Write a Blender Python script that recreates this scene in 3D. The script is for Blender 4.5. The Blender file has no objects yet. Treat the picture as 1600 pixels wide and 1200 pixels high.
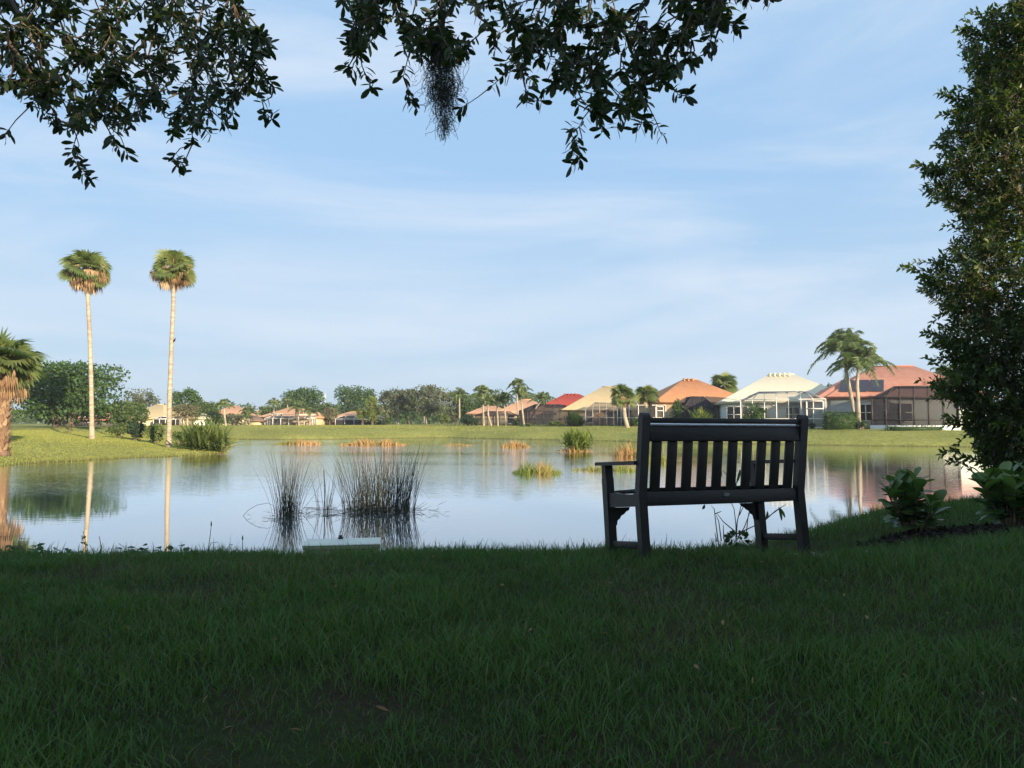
import bpy, math, random
import numpy as np
rng = np.random.default_rng(7)
HAZE = .0004
random.seed(7)
C = bpy.context.scene.collection
R = math.radians
# ------------------------------------------------------------------ camera model (metres; water surface is z = 0)
FPX, HOR, HC = 1200.0, 660.0, 1.9
PITCH = math.atan((HOR - 600) / FPX)
cP, sP = math.cos(PITCH), math.sin(PITCH)
def W(px, py, D):
    u, v = (px - 800) / FPX, (600 - py) / FPX
    t = D / (cP - v * sP)
    return np.array([u * t, D, HC + t * (sP + v * cP)])
def G0(px, py, z=0.0):
    u, v = (px - 800) / FPX, (600 - py) / FPX
    t = (z - HC) / (sP + v * cP)
    return (u * t, t * (cP - v * sP))
def unit(a):
    a = np.asarray(a, float)
    return a / np.maximum(np.linalg.norm(a, axis=-1, keepdims=True), 1e-9)

# ------------------------------------------------------------------ mesh building
class G:
    def __init__(s): s.V = []; s.F = {}; s.T = {}; s.n = 0
    def add(s, V, F, t=0.5):
        V = np.asarray(V, float).reshape(-1, 3); F = np.asarray(F, int)
        k = F.shape[1]; s.V.append(V)
        s.F.setdefault(k, []).append(F + s.n)
        s.T.setdefault(k, []).append(np.broadcast_to(np.asarray(t, float), (len(F),)).copy())
        s.n += len(V); return s
    def poly(s, pts, t=0.5): return s.add(pts, [list(range(len(pts)))], t)
    def box(s, c, size, rz=0, t=0.5, M=None):
        x, y, z = np.array(size) / 2
        V = np.array([[a * x, b * y, d * z] for d in (-1, 1) for b in (-1, 1) for a in (-1, 1)])
        if M is None: M = rotz(rz)
        V = V @ M.T + np.asarray(c)
        return s.add(V, [[0, 2, 3, 1], [4, 5, 7, 6], [0, 1, 5, 4], [2, 6, 7, 3], [0, 4, 6, 2], [1, 3, 7, 5]], t)
    def bar(s, a, b, w, h, up=(0, 0, 1), t=0.5):
        a, b = np.asarray(a, float), np.asarray(b, float)
        d = unit(b - a); sd = unit(np.cross(d, up)) if abs(np.dot(d, up)) < .98 else unit(np.cross(d, (0, 1, 0)))
        u = np.cross(sd, d); M = np.stack([sd, d, u], 1)
        return s.box((a + b) / 2, (w, np.linalg.norm(b - a), h), M=M, t=t)
    def tube(s, pts, rad, n=6, t=0.5, cap=True):
        pts = np.asarray(pts, float); m = len(pts); rad = np.broadcast_to(np.asarray(rad, float), (m,))
        tg = unit(np.gradient(pts, axis=0)); ref = np.array([.31, .2, .93]) if abs(tg[0][2]) < .9 else np.array([1., .1, 0])
        a = unit(np.cross(tg, ref)); b = np.cross(tg, a); th = np.arange(n) / n * 2 * np.pi
        V = pts[:, None] + rad[:, None, None] * (np.cos(th)[None, :, None] * a[:, None] + np.sin(th)[None, :, None] * b[:, None])
        F = [[i * n + j, i * n + (j + 1) % n, (i + 1) * n + (j + 1) % n, (i + 1) * n + j] for i in range(m - 1) for j in range(n)]
        s.add(V, F, t)
        if cap:
            s.add(V[-1], [list(range(n))], t); s.add(V[0], [list(range(n))[::-1]], t)
        return s
    def lathe(s, c, prof, n=12, t=0.5):
        th = np.arange(n) / n * 2 * np.pi
        V = np.array([[c[0] + r * np.cos(a), c[1] + r * np.sin(a), c[2] + z] for r, z in prof for a in th])
        F = [[i * n + j, i * n + (j + 1) % n, (i + 1) * n + (j + 1) % n, (i + 1) * n + j] for i in range(len(prof) - 1) for j in range(n)]
        return s.add(V, F, t)
    def prism(s, outline, org, ax, ay, az, th, t=0.5):
        o = np.asarray(outline, float); n = len(o); ax, ay, az = map(lambda q: np.asarray(q, float), (ax, ay, az))
        base = np.asarray(org) + o[:, :1] * ax + o[:, 1:] * ay
        V = np.vstack([base - az * th / 2, base + az * th / 2])
        s.add(V, [[i, (i + 1) % n, n + (i + 1) % n, n + i] for i in range(n)], t)
        s.add(base - az * th / 2, [list(range(n))[::-1]], t); s.add(base + az * th / 2, [list(range(n))], t)
        return s
    # clouds of flat pieces
    def diamonds(s, P, D, L, Wd, t=0.5, N=None, mid=.45):
        P = np.asarray(P, float); n = len(P); D = unit(D)
        N = rng.normal(size=(n, 3)) if N is None else N
        S = unit(np.cross(D, N)); L = np.broadcast_to(L, (n,))[:, None]; Wd = np.broadcast_to(Wd, (n,))[:, None]
        m = P + D * L * mid
        V = np.stack([P, m - S * Wd / 2, P + D * L, m + S * Wd / 2], 1).reshape(-1, 3)
        return s.add(V, np.arange(4 * n).reshape(n, 4), t)
    def leaves(s, P, D, N, L, Wd, st=((0, .06), (.35, .85), (.65, 1), (.88, .62), (1, .05)), fold=.25, bend=.12, t=0.5):
        P = np.asarray(P, float); n = len(P); D = unit(D); S = unit(np.cross(D, N)); U = np.cross(S, D)
        L = np.broadcast_to(L, (n,))[:, None]; Wd = np.broadcast_to(Wd, (n,))[:, None]; m = len(st); rows = []
        for q, w in st:
            c = P + D * L * q - U * L * bend * q * q
            rows += [c - S * Wd * w / 2 + U * Wd * w * fold, c, c + S * Wd * w / 2 + U * Wd * w * fold]
        V = np.stack(rows, 1).reshape(-1, 3); base = np.arange(n)[:, None] * (3 * m); F = []
        for i in range(m - 1):
            for j in (0, 1):
                F.append(base + np.array([[i * 3 + j, i * 3 + j + 1, i * 3 + j + 4, i * 3 + j + 3]]))
        F = np.stack(F, 1).reshape(-1, 4)
        return s.add(V, F, np.repeat(np.broadcast_to(t, (n,)), 2 * (m - 1)))
    def blades(s, P, lean, H, Wd, t=0.5, tip=.12, curve=.6):
        P = np.asarray(P, float); n = len(P); H = np.broadcast_to(H, (n,))[:, None]; Wd = np.broadcast_to(Wd, (n,))[:, None]
        a = rng.uniform(0, 2 * np.pi, n); S = np.stack([np.cos(a), np.sin(a), 0 * a], 1)
        up = np.array([0, 0, 1.]); rows = []
        for q, w in ((0, 1), (.5, .85), (1, tip)):
            c = P + H * (up * (q - .25 * q * q * np.linalg.norm(lean, axis=1, keepdims=True)) + lean * (q * (1 - curve) + q * q * curve))
            rows += [c - S * Wd * w / 2, c + S * Wd * w / 2]
        V = np.stack(rows, 1).reshape(-1, 3); b = np.arange(n)[:, None] * 6
        F = np.stack([b + np.array([[0, 1, 3, 2]]), b + np.array([[2, 3, 5, 4]])], 1).reshape(-1, 4)
        return s.add(V, F, np.repeat(np.broadcast_to(t, (n,)), 2))

def rotz(a): return np.array([[math.cos(a), -math.sin(a), 0], [math.sin(a), math.cos(a), 0], [0, 0, 1.]])
ORG = {}
def obj(name, g, mat, parent=None, smooth=False, org=None):
    V = np.vstack(g.V)
    if parent is not None: o0 = ORG[parent.name]
    else: o0 = np.array(org if org is not None else (0, 0, 0), float)
    V = V - o0
    me = bpy.data.meshes.new(name)
    ks = sorted(g.F); Fs = [np.vstack(g.F[k]) for k in ks]; nf = sum(len(f) for f in Fs)
    tot = np.concatenate([np.full(len(f), k) for f, k in zip(Fs, ks)]); li = np.concatenate([f.ravel() for f in Fs])
    me.vertices.add(len(V)); me.vertices.foreach_set('co', V.astype(np.float32).ravel())
    me.loops.add(len(li)); me.loops.foreach_set('vertex_index', li.astype(np.int32))
    me.polygons.add(nf); st = np.concatenate([[0], np.cumsum(tot)[:-1]])
    me.polygons.foreach_set('loop_start', st.astype(np.int32)); me.polygons.foreach_set('loop_total', tot.astype(np.int32))
    if smooth: me.polygons.foreach_set('use_smooth', np.ones(nf, bool))
    at = me.attributes.new('tint', 'FLOAT', 'FACE'); at.data.foreach_set('value', np.concatenate([np.concatenate(g.T[k]) for k in ks]).astype(np.float32))
    me.update(calc_edges=True); me.validate()
    me.materials.append(mat)
    o = bpy.data.objects.new(name, me); C.objects.link(o)
    if parent is not None: o.parent = parent
    else: o.location = o0
    ORG[o.name] = o0
    return o
def tag(o, label, cat, group=None, kind=None):
    o['label'] = label; o['category'] = cat
    if group: o['group'] = group
    if kind: o['kind'] = kind
    return o
def thing(name, label, cat, loc, group=None):
    o = bpy.data.objects.new(name, None); o.empty_display_size = .2; C.objects.link(o); o.location = tuple(loc)
    ORG[o.name] = np.array(loc, float); return tag(o, label, cat, group)
def struct(o): o['kind'] = 'structure'; return o

# ------------------------------------------------------------------ materials
def newmat(name):
    m = bpy.data.materials.new(name); m.use_nodes = True; nt = m.node_tree; nt.nodes.clear()
    return m, nt, nt.nodes.new, nt.links.new
def ramp(n, stops):
    cr = n.color_ramp
    while len(cr.elements) < len(stops): cr.elements.new(.5)
    for e, (p, c) in zip(cr.elements, stops): e.position = p; e.color = (*c, 1) if len(c) == 3 else c
def solid(name, a, b=None, scale=4, rough=.7, bump=0, bscale=None, stretch=(1, 1, 1), spec=.3, metal=0, detail=5):
    m, nt, N, L = newmat(name); b = b or tuple(x * .75 for x in a)
    out = N('ShaderNodeOutputMaterial'); p = N('ShaderNodeBsdfPrincipled'); tc = N('ShaderNodeTexCoord'); mp = N('ShaderNodeMapping')
    mp.inputs['Scale'].default_value = stretch; no = N('ShaderNodeTexNoise'); no.inputs['Scale'].default_value = scale; no.inputs['Detail'].default_value = detail
    r = N('ShaderNodeValToRGB'); ramp(r, [(.35, b), (.65, a)])
    L(tc.outputs['Object'], mp.inputs[0]); L(mp.outputs[0], no.inputs['Vector']); L(no.outputs['Fac'], r.inputs[0]); L(r.outputs[0], p.inputs['Base Color'])
    p.inputs['Roughness'].default_value = rough; p.inputs['Specular IOR Level'].default_value = spec; p.inputs['Metallic'].default_value = metal
    if bump:
        n2 = N('ShaderNodeTexNoise'); n2.inputs['Scale'].default_value = bscale or scale * 4; n2.inputs['Detail'].default_value = 6; bp = N('ShaderNodeBump')
        bp.inputs['Strength'].default_value = bump; bp.inputs['Distance'].default_value = .02
        L(mp.outputs[0], n2.inputs['Vector']); L(n2.outputs['Fac'], bp.inputs['Height']); L(bp.outputs[0], p.inputs['Normal'])
    L(p.outputs[0], out.inputs[0]); return m
def leafmat(name, stops, trans=.3, rough=.5, spec=.25, tboost=(1.3, 1.5, .6)):
    m, nt, N, L = newmat(name)
    out = N('ShaderNodeOutputMaterial'); at = N('ShaderNodeAttribute'); at.attribute_name = 'tint'; r = N('ShaderNodeValToRGB'); ramp(r, stops)
    p = N('ShaderNodeBsdfPrincipled'); p.inputs['Roughness'].default_value = rough; p.inputs['Specular IOR Level'].default_value = spec
    tr = N('ShaderNodeBsdfTranslucent'); mx = N('ShaderNodeMixShader'); mx.inputs[0].default_value = trans
    mc = N('ShaderNodeMix'); mc.data_type = 'RGBA'; mc.blend_type = 'MULTIPLY'; mc.inputs[0].default_value = 1; mc.inputs[7].default_value = (*tboost, 1)
    L(at.outputs['Fac'], r.inputs[0]); L(r.outputs[0], p.inputs['Base Color']); L(r.outputs[0], mc.inputs[6]); L(mc.outputs[2], tr.inputs[0])
    L(p.outputs[0], mx.inputs[1]); L(tr.outputs[0], mx.inputs[2]); L(mx.outputs[0], out.inputs[0]); return m
def roofmat(name, a, b, scale=3.2):
    m, nt, N, L = newmat(name)
    out = N('ShaderNodeOutputMaterial'); p = N('ShaderNodeBsdfPrincipled'); tc = N('ShaderNodeTexCoord'); no = N('ShaderNodeTexNoise'); no.inputs['Scale'].default_value = 1.1; no.inputs['Detail'].default_value = 8; no.inputs['Roughness'].default_value = .7
    r = N('ShaderNodeValToRGB'); ramp(r, [(.3, b), (.68, a)]); L(tc.outputs['Object'], no.inputs['Vector']); L(no.outputs['Fac'], r.inputs[0]); L(r.outputs[0], p.inputs['Base Color'])
    w = N('ShaderNodeTexWave'); w.wave_type = 'BANDS'; w.bands_direction = 'Z'; w.inputs['Scale'].default_value = scale; w.inputs['Distortion'].default_value = .5
    bp = N('ShaderNodeBump'); bp.inputs['Strength'].default_value = .5; bp.inputs['Distance'].default_value = .05
    L(tc.outputs['Object'], w.inputs['Vector']); L(w.outputs['Fac'], bp.inputs['Height']); L(bp.outputs[0], p.inputs['Normal'])
    p.inputs['Roughness'].default_value = .8; p.inputs['Specular IOR Level'].default_value = .2; L(p.outputs[0], out.inputs[0]); return m
def screenmat(name, col, alpha):
    m, nt, N, L = newmat(name)
    out = N('ShaderNodeOutputMaterial'); d = N('ShaderNodeBsdfDiffuse'); d.inputs[0].default_value = (*col, 1); tr = N('ShaderNodeBsdfTransparent'); mx = N('ShaderNodeMixShader')
    mx.inputs[0].default_value = alpha; L(tr.outputs[0], mx.inputs[1]); L(d.outputs[0], mx.inputs[2]); L(mx.outputs[0], out.inputs[0]); return m
M = {}
M['bark'] = solid('bark', (.16, .125, .095), (.07, .055, .042), 6, .9, .8, 20, (1, 1, .25))
M['palebark'] = solid('pale_bark', (.42, .37, .29), (.25, .21, .16), 5, .85, .5, 18, (1, 1, .3))
M['palmbark'] = solid('palm_bark', (.46, .39, .29), (.27, .22, .16), 3.2, .85, .6, 14, (.6, .6, 2.2))
M['bootbark'] = solid('booted_bark', (.20, .13, .09), (.07, .045, .03), 5, .9, .5, 20)
M['twig'] = solid('twig', (.20, .15, .10), (.09, .07, .05), 14, .85)
GR = lambda *a: [(i / (len(a) - 1), c) for i, c in enumerate(a)]
M['oak'] = leafmat('oak_leaf', GR((.018, .034, .012), (.032, .056, .018), (.055, .085, .025)), .22, .42, .35)
M['bigtree'] = leafmat('dense_leaf', GR((.030, .066, .020), (.052, .104, .032), (.090, .150, .046)), .2)
M['midtree'] = leafmat('mid_leaf', GR((.045, .080, .028), (.075, .120, .040), (.115, .165, .055)), .25)
M['greytree'] = leafmat('grey_leaf', GR((.070, .090, .055), (.105, .125, .075), (.150, .165, .095)), .2)
M['drytree'] = leafmat('dry_leaf', GR((.10, .09, .055), (.145, .135, .075), (.17, .18, .09)), .2)
M['yellowtree'] = leafmat('yellow_leaf', GR((.09, .13, .03), (.15, .20, .045), (.22, .26, .07)), .3)
M['palm'] = leafmat('palm_leaf', GR((.085, .13, .045), (.15, .20, .07), (.26, .29, .11)), .35)
M['feather'] = leafmat('feather_leaf', GR((.10, .145, .065), (.155, .21, .09), (.22, .275, .13)), .3)
M['deadpalm'] = leafmat('dead_leaf', GR((.19, .115, .065), (.33, .22, .125), (.47, .36, .22)), .15, .7, .1, (1.1, 1, .8))
M['boot'] = leafmat('leaf_boot', GR((.10, .06, .04), (.24, .15, .09), (.40, .28, .17)), .05, .8, .1)
M['shrubtree'] = leafmat('shrub_leaf', GR((.030, .052, .018), (.066, .105, .028), (.15, .19, .045)), .35, .38, .35)
M['clusia'] = leafmat('clusia_leaf', GR((.055, .105, .04), (.085, .15, .05), (.15, .22, .065)), .25, .4, .3)
M['bush'] = leafmat('bush_leaf', GR((.05, .08, .025), (.095, .14, .04), (.17, .21, .065)), .25)
M['darkbush'] = leafmat('dark_bush_leaf', GR((.018, .036, .02), (.032, .06, .03), (.05, .085, .04)), .15)
M['hedge'] = leafmat('hedge_leaf', GR((.03, .065, .02), (.055, .10, .03), (.085, .14, .04)), .2)
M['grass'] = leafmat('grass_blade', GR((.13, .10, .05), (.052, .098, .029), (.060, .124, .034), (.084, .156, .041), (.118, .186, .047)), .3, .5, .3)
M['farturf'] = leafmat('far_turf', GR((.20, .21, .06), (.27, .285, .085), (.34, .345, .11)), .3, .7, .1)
M['reed'] = leafmat('reed_stalk', GR((.020, .028, .014), (.038, .043, .023), (.095, .075, .042)), .1, .6)
M['dryreed'] = leafmat('dry_reed', GR((.15, .19, .05), (.26, .24, .08), (.40, .24, .10), (.50, .30, .15)), .25, .7, .1)
M['greenreed'] = leafmat('green_reed', GR((.09, .14, .03), (.17, .22, .05), (.27, .27, .08), (.42, .27, .12)), .25, .7, .1)
M['moss'] = leafmat('spanish_moss', GR((.09, .10, .08), (.13, .14, .115), (.18, .185, .155)), .15, .8, .1)
M['weed'] = leafmat('weed_leaf', GR((.03, .06, .022), (.05, .095, .03), (.08, .13, .04)), .25)
M['bench'] = solid('bench_plastic', (.022, .021, .021), (.015, .014, .014), 9, .5, .12, 60, (.3, 1, 1), .35)
M['highlight_rivet'] = solid('highlight_rivet_metal', (.86, .86, .88), (.80, .80, .82), 5, .22, metal=.85)  # bright metal of the bench's added highlight strip, also the box rivet
M['badge'] = solid('badge_metal', (.16, .16, .17), (.10, .10, .11), 30, .4, metal=.4)
M['boxlid'] = solid('box_lid', (.62, .66, .56), (.54, .58, .49), 4, .5)
M['boxbody'] = solid('box_body', (.34, .37, .24), (.28, .31, .20), 4, .6)
M['black'] = solid('black_metal', (.02, .02, .022), None, 6, .45)
M['concrete'] = solid('concrete', (.50, .48, .44), (.36, .34, .31), 9, .9, .4)
M['mulch'] = solid('mulch', (.030, .022, .016), (.012, .009, .007), 40, .95, 1, 60)
M['white'] = solid('white_paint', (.66, .64, .61), (.58, .56, .53), 2, .5)
M['taupe'] = solid('taupe_frame', (.42, .39, .36), (.36, .33, .31), 3, .5)
M['bronze'] = solid('bronze_frame', (.05, .042, .04), None, 3, .5)
M['glass'] = solid('window_glass', (.03, .04, .05), (.02, .025, .03), 1, .08, spec=.6)
M['solar'] = solid('solar_panel', (.035, .035, .05), (.02, .02, .03), 2, .35)
M['darkscreen'] = screenmat('dark_screen', (.035, .034, .040), .87)
M['midscreen'] = screenmat('mid_screen', (.06, .06, .062), .55)
M['lightscreen'] = screenmat('light_screen', (.10, .10, .10), .32)
WALL = lambda n, c: solid('wall_' + n, c, tuple(x * .9 for x in c), .8, .9, .15, 30)
M['w_cream'] = WALL('cream', (.74, .64, .42)); M['w_white'] = WALL('white', (.70, .72, .70)); M['w_peach'] = WALL('peach', (.62, .40, .26)); M['w_tan'] = WALL('tan', (.56, .45, .28)); M['w_grey'] = WALL('grey', (.52, .58, .58)); M['w_dark'] = WALL('dark', (.08, .075, .07))
M['r_red'] = roofmat('red_tile', (.46, .075, .05), (.36, .05, .035)); M['r_orange'] = roofmat('orange_tile', (.60, .285, .135), (.50, .215, .095)); M['r_pink'] = roofmat('pink_tile', (.58, .29, .20), (.42, .18, .12))
M['r_cream'] = roofmat('cream_tile', (.64, .50, .28), (.56, .42, .22)); M['r_white'] = roofmat('white_tile', (.76, .70, .53), (.68, .62, .45)); M['r_tan'] = roofmat('tan_tile', (.66, .38, .22), (.54, .29, .17)); M['r_brown'] = roofmat('brown_tile', (.28, .19, .14), (.18, .12, .09))

def ground_material():
    m, nt, N, L = newmat('lawn_ground')
    out = N('ShaderNodeOutputMaterial'); p = N('ShaderNodeBsdfPrincipled'); geo = N('ShaderNodeNewGeometry'); sx = N('ShaderNodeSeparateXYZ'); L(geo.outputs['Position'], sx.inputs[0])
    n1 = N('ShaderNodeTexNoise'); n1.inputs['Scale'].default_value = .16; n1.inputs['Detail'].default_value = 8; n1.inputs['Roughness'].default_value = .65; L(geo.outputs['Position'], n1.inputs['Vector'])
    r = N('ShaderNodeValToRGB'); ramp(r, [(.3, (.20, .215, .06)), (.5, (.26, .275, .08)), (.72, (.32, .325, .10))]); L(n1.outputs['Fac'], r.inputs[0])
    n2 = N('ShaderNodeTexNoise'); n2.inputs['Scale'].default_value = 3; n2.inputs['Detail'].default_value = 8; L(geo.outputs['Position'], n2.inputs['Vector'])
    r2 = N('ShaderNodeValToRGB'); ramp(r2, [(.3, (.7, .7, .7)), (.7, (1.15, 1.15, 1.15))]); L(n2.outputs['Fac'], r2.inputs[0])
    mm = N('ShaderNodeMix'); mm.data_type = 'RGBA'; mm.blend_type = 'MULTIPLY'; mm.inputs[0].default_value = 1; L(r.outputs[0], mm.inputs[6]); L(r2.outputs[0], mm.inputs[7])
    # bare mud along the waterline
    mz = N('ShaderNodeMapRange'); mz.inputs[1].default_value = -.02; mz.inputs[2].default_value = .13; L(sx.outputs[2], mz.inputs[0])
    mud = N('ShaderNodeMix'); mud.data_type = 'RGBA'; L(mz.outputs[0], mud.inputs[0]); mud.inputs[6].default_value = (.11, .10, .045, 1); L(mm.outputs[2], mud.inputs[7])
    # thatch and soil under the uncut grass of the near bank
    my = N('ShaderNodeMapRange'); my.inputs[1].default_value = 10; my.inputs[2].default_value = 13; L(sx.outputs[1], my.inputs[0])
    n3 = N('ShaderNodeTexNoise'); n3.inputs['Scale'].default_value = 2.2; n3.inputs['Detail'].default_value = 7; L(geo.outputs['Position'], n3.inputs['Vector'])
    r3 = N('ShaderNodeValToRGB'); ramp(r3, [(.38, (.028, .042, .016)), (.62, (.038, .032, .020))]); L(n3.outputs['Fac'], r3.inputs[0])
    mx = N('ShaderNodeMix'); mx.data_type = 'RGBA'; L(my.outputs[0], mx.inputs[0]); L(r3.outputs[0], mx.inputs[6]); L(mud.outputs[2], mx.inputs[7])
    bp = N('ShaderNodeBump'); bp.inputs['Strength'].default_value = .6; bp.inputs['Distance'].default_value = .05; n4 = N('ShaderNodeTexNoise'); n4.inputs['Scale'].default_value = 12; n4.inputs['Detail'].default_value = 6
    L(geo.outputs['Position'], n4.inputs['Vector']); L(n4.outputs['Fac'], bp.inputs['Height']); L(bp.outputs[0], p.inputs['Normal'])
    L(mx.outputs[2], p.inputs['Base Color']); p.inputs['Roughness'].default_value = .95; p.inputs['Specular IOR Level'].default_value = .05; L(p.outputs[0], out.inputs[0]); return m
def water_material():
    m, nt, N, L = newmat('pond_water')
    out = N('ShaderNodeOutputMaterial'); geo = N('ShaderNodeNewGeometry'); mp = N('ShaderNodeMapping'); mp.inputs['Scale'].default_value = (.55, 1.6, 1); L(geo.outputs['Position'], mp.inputs[0])
    n1 = N('ShaderNodeTexNoise'); n1.inputs['Scale'].default_value = 3.0; n1.inputs['Detail'].default_value = 4; L(mp.outputs[0], n1.inputs['Vector'])
    # wind-ruffled patches beyond the sheltered near bank
    sx = N('ShaderNodeSeparateXYZ'); L(geo.outputs['Position'], sx.inputs[0]); my = N('ShaderNodeMapRange'); my.inputs[1].default_value = 17; my.inputs[2].default_value = 27; L(sx.outputs[1], my.inputs[0])
    mp2 = N('ShaderNodeMapping'); mp2.inputs['Scale'].default_value = (.03, .12, 1); L(geo.outputs['Position'], mp2.inputs[0]); n2 = N('ShaderNodeTexNoise'); n2.inputs['Scale'].default_value = 1; n2.inputs['Detail'].default_value = 5; L(mp2.outputs[0], n2.inputs['Vector'])
    r2 = N('ShaderNodeMapRange'); r2.inputs[1].default_value = .22; r2.inputs[2].default_value = .52; L(n2.outputs['Fac'], r2.inputs[0])
    mu = N('ShaderNodeMath'); mu.operation = 'MULTIPLY'; m3 = N('ShaderNodeMapRange'); m3.inputs[1].default_value = 0; m3.inputs[2].default_value = 14; m3.inputs[3].default_value = 1; m3.inputs[4].default_value = .3; L(sx.outputs[0], m3.inputs[0]); m4 = N('ShaderNodeMath'); m4.operation = 'MULTIPLY'; L(my.outputs[0], m4.inputs[0]); L(m3.outputs[0], m4.inputs[1]); L(m4.outputs[0], mu.inputs[0]); L(r2.outputs[0], mu.inputs[1])
    ad = N('ShaderNodeMapRange'); ad.inputs[3].default_value = .045; ad.inputs[4].default_value = .8; L(mu.outputs[0], ad.inputs[0])
    bp = N('ShaderNodeBump'); bp.inputs['Distance'].default_value = .02; L(ad.outputs[0], bp.inputs['Strength']); L(n1.outputs['Fac'], bp.inputs['Height'])
    fr = N('ShaderNodeFresnel'); fr.inputs['IOR'].default_value = 1.6; L(bp.outputs[0], fr.inputs['Normal']); k = N('ShaderNodeMath'); k.operation = 'MULTIPLY'; k.use_clamp = True; k.inputs[1].default_value = 1.52; L(fr.outputs[0], k.inputs[0])
    gl = N('ShaderNodeBsdfGlossy'); gl.inputs['Roughness'].default_value = .02; gl.inputs[0].default_value = (.97, .99, 1, 1); L(bp.outputs[0], gl.inputs['Normal']); df = N('ShaderNodeBsdfDiffuse'); df.inputs[0].default_value = (.09, .11, .115, 1)
    mx = N('ShaderNodeMixShader'); L(k.outputs[0], mx.inputs[0]); L(df.outputs[0], mx.inputs[1]); L(gl.outputs[0], mx.inputs[2]); L(mx.outputs[0], out.inputs[0]); return m
M['ground'] = ground_material(); M['water'] = water_material()

# ------------------------------------------------------------------ lake outline and terrain
near = [(-70, 8.0), (-25, 8.0), (-6, 8.1), (0, 8.2), (1.6, 8.8), (3, 9.8), (5, 10.8), (8, 11.5), (16, 13), (34, 20), (60, 30), (66, 48)]
far = [G0(x, y) for x, y in [(1640, 701), (1490, 698), (1360, 697), (1250, 695), (1100, 693), (1005, 691), (960, 689.5), (885, 688), (800, 686.5), (700, 684), (610, 685), (520, 686.3), (440, 687), (372, 686.5), (364, 691), (358, 701), (346, 709), (300, 712), (200, 717), (100, 722), (0, 728), (-120, 738), (-300, 760)]]
LAKE = np.array(near + far + [(-36, 20), (-70, 17)])
def sst(t): t = np.clip(t, 0, 1); return t * t * (3 - 2 * t)
def wob(x, y, s, ph=0): return np.sin(x * s + ph) * np.cos(y * s * 1.13 + ph * 1.7) + .5 * np.sin(x * s * 2.3 + y * s * 1.7 + ph)
def sdist(x, y):
    x = np.asarray(x, float); y = np.asarray(y, float); best = np.full(x.shape, 1e9); inside = np.zeros(x.shape, bool)
    for (x0, y0), (x1, y1) in zip(LAKE, np.roll(LAKE, -1, 0)):
        dx, dy = x1 - x0, y1 - y0; t = np.clip(((x - x0) * dx + (y - y0) * dy) / (dx * dx + dy * dy), 0, 1)
        best = np.minimum(best, np.hypot(x - x0 - t * dx, y - y0 - t * dy))
        c = ((y0 > y) != (y1 > y)) & (x < dx * (y - y0) / (dy if dy else 1e-9) + x0); inside ^= c
    return np.where(inside, -best, best) + .35 * wob(x, y, .5) * sst((y - 20) / 15)
def gz(x, y):
    x = np.asarray(x, float); y = np.asarray(y, float); d = sdist(x, y)
    far_z = 1.36 * (1 - np.exp(-np.maximum(d, 0) / (5.2 + 8.3 * sst((-6 - x) / 10) * sst((82 - y) / 10)))) + .06 * wob(x, y, .11) * sst(d / 12) + .05 * sst(d / 1.0)
    zc = .925 + .205 * sst((x - 1.2) / 2.4) + .022 * np.exp(-((x - .95) / .5) ** 2 - ((y - 5.0) / .5) ** 2) - .055 * np.exp(-((x - 1.95) / .45) ** 2 - ((y - 5.2) / .45) ** 2) + .125 * sst((5.95 - y) / 1.5) * sst((y - .2) / 3) + .012 * wob(x, y, 1.7, .6) + .02 * wob(x, y, .6, 2)
    near_z = zc * sst(d / 2.9)
    k = sst((y - 14) / 8); z = near_z * (1 - k) + far_z * k
    return np.where(d < 0, -np.minimum(1.5, -d * .5), z)
def axis(*segs): return np.unique(np.concatenate([np.arange(a, b + 1e-6, s) for a, b, s in segs]).round(4))
xs = axis((-900, -200, 100), (-200, -60, 10), (-60, -10, .8), (-10, 12, .25), (12, 62, .8), (62, 200, 10), (200, 900, 100))
ys = axis((-400, -40, 60), (-40, 0, 2), (0, 12, .2), (12, 100, .7), (100, 300, 6), (300, 900, 100))
X, Y = np.meshgrid(xs, ys); Z = gz(X, Y); nx = len(xs)
idx = np.arange(X.size).reshape(X.shape)
g = G().add(np.stack([X, Y, Z], -1).reshape(-1, 3), np.stack([idx[:-1, :-1], idx[:-1, 1:], idx[1:, 1:], idx[1:, :-1]], -1).reshape(-1, 4))
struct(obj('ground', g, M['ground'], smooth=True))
g = G().poly([(-75, 6, 0), (70, 6, 0), (70, 100, 0), (-75, 100, 0)]); struct(obj('water', g, M['water']))
def gz1(x, y): return float(gz(np.array([x]), np.array([y]))[0])

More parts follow.
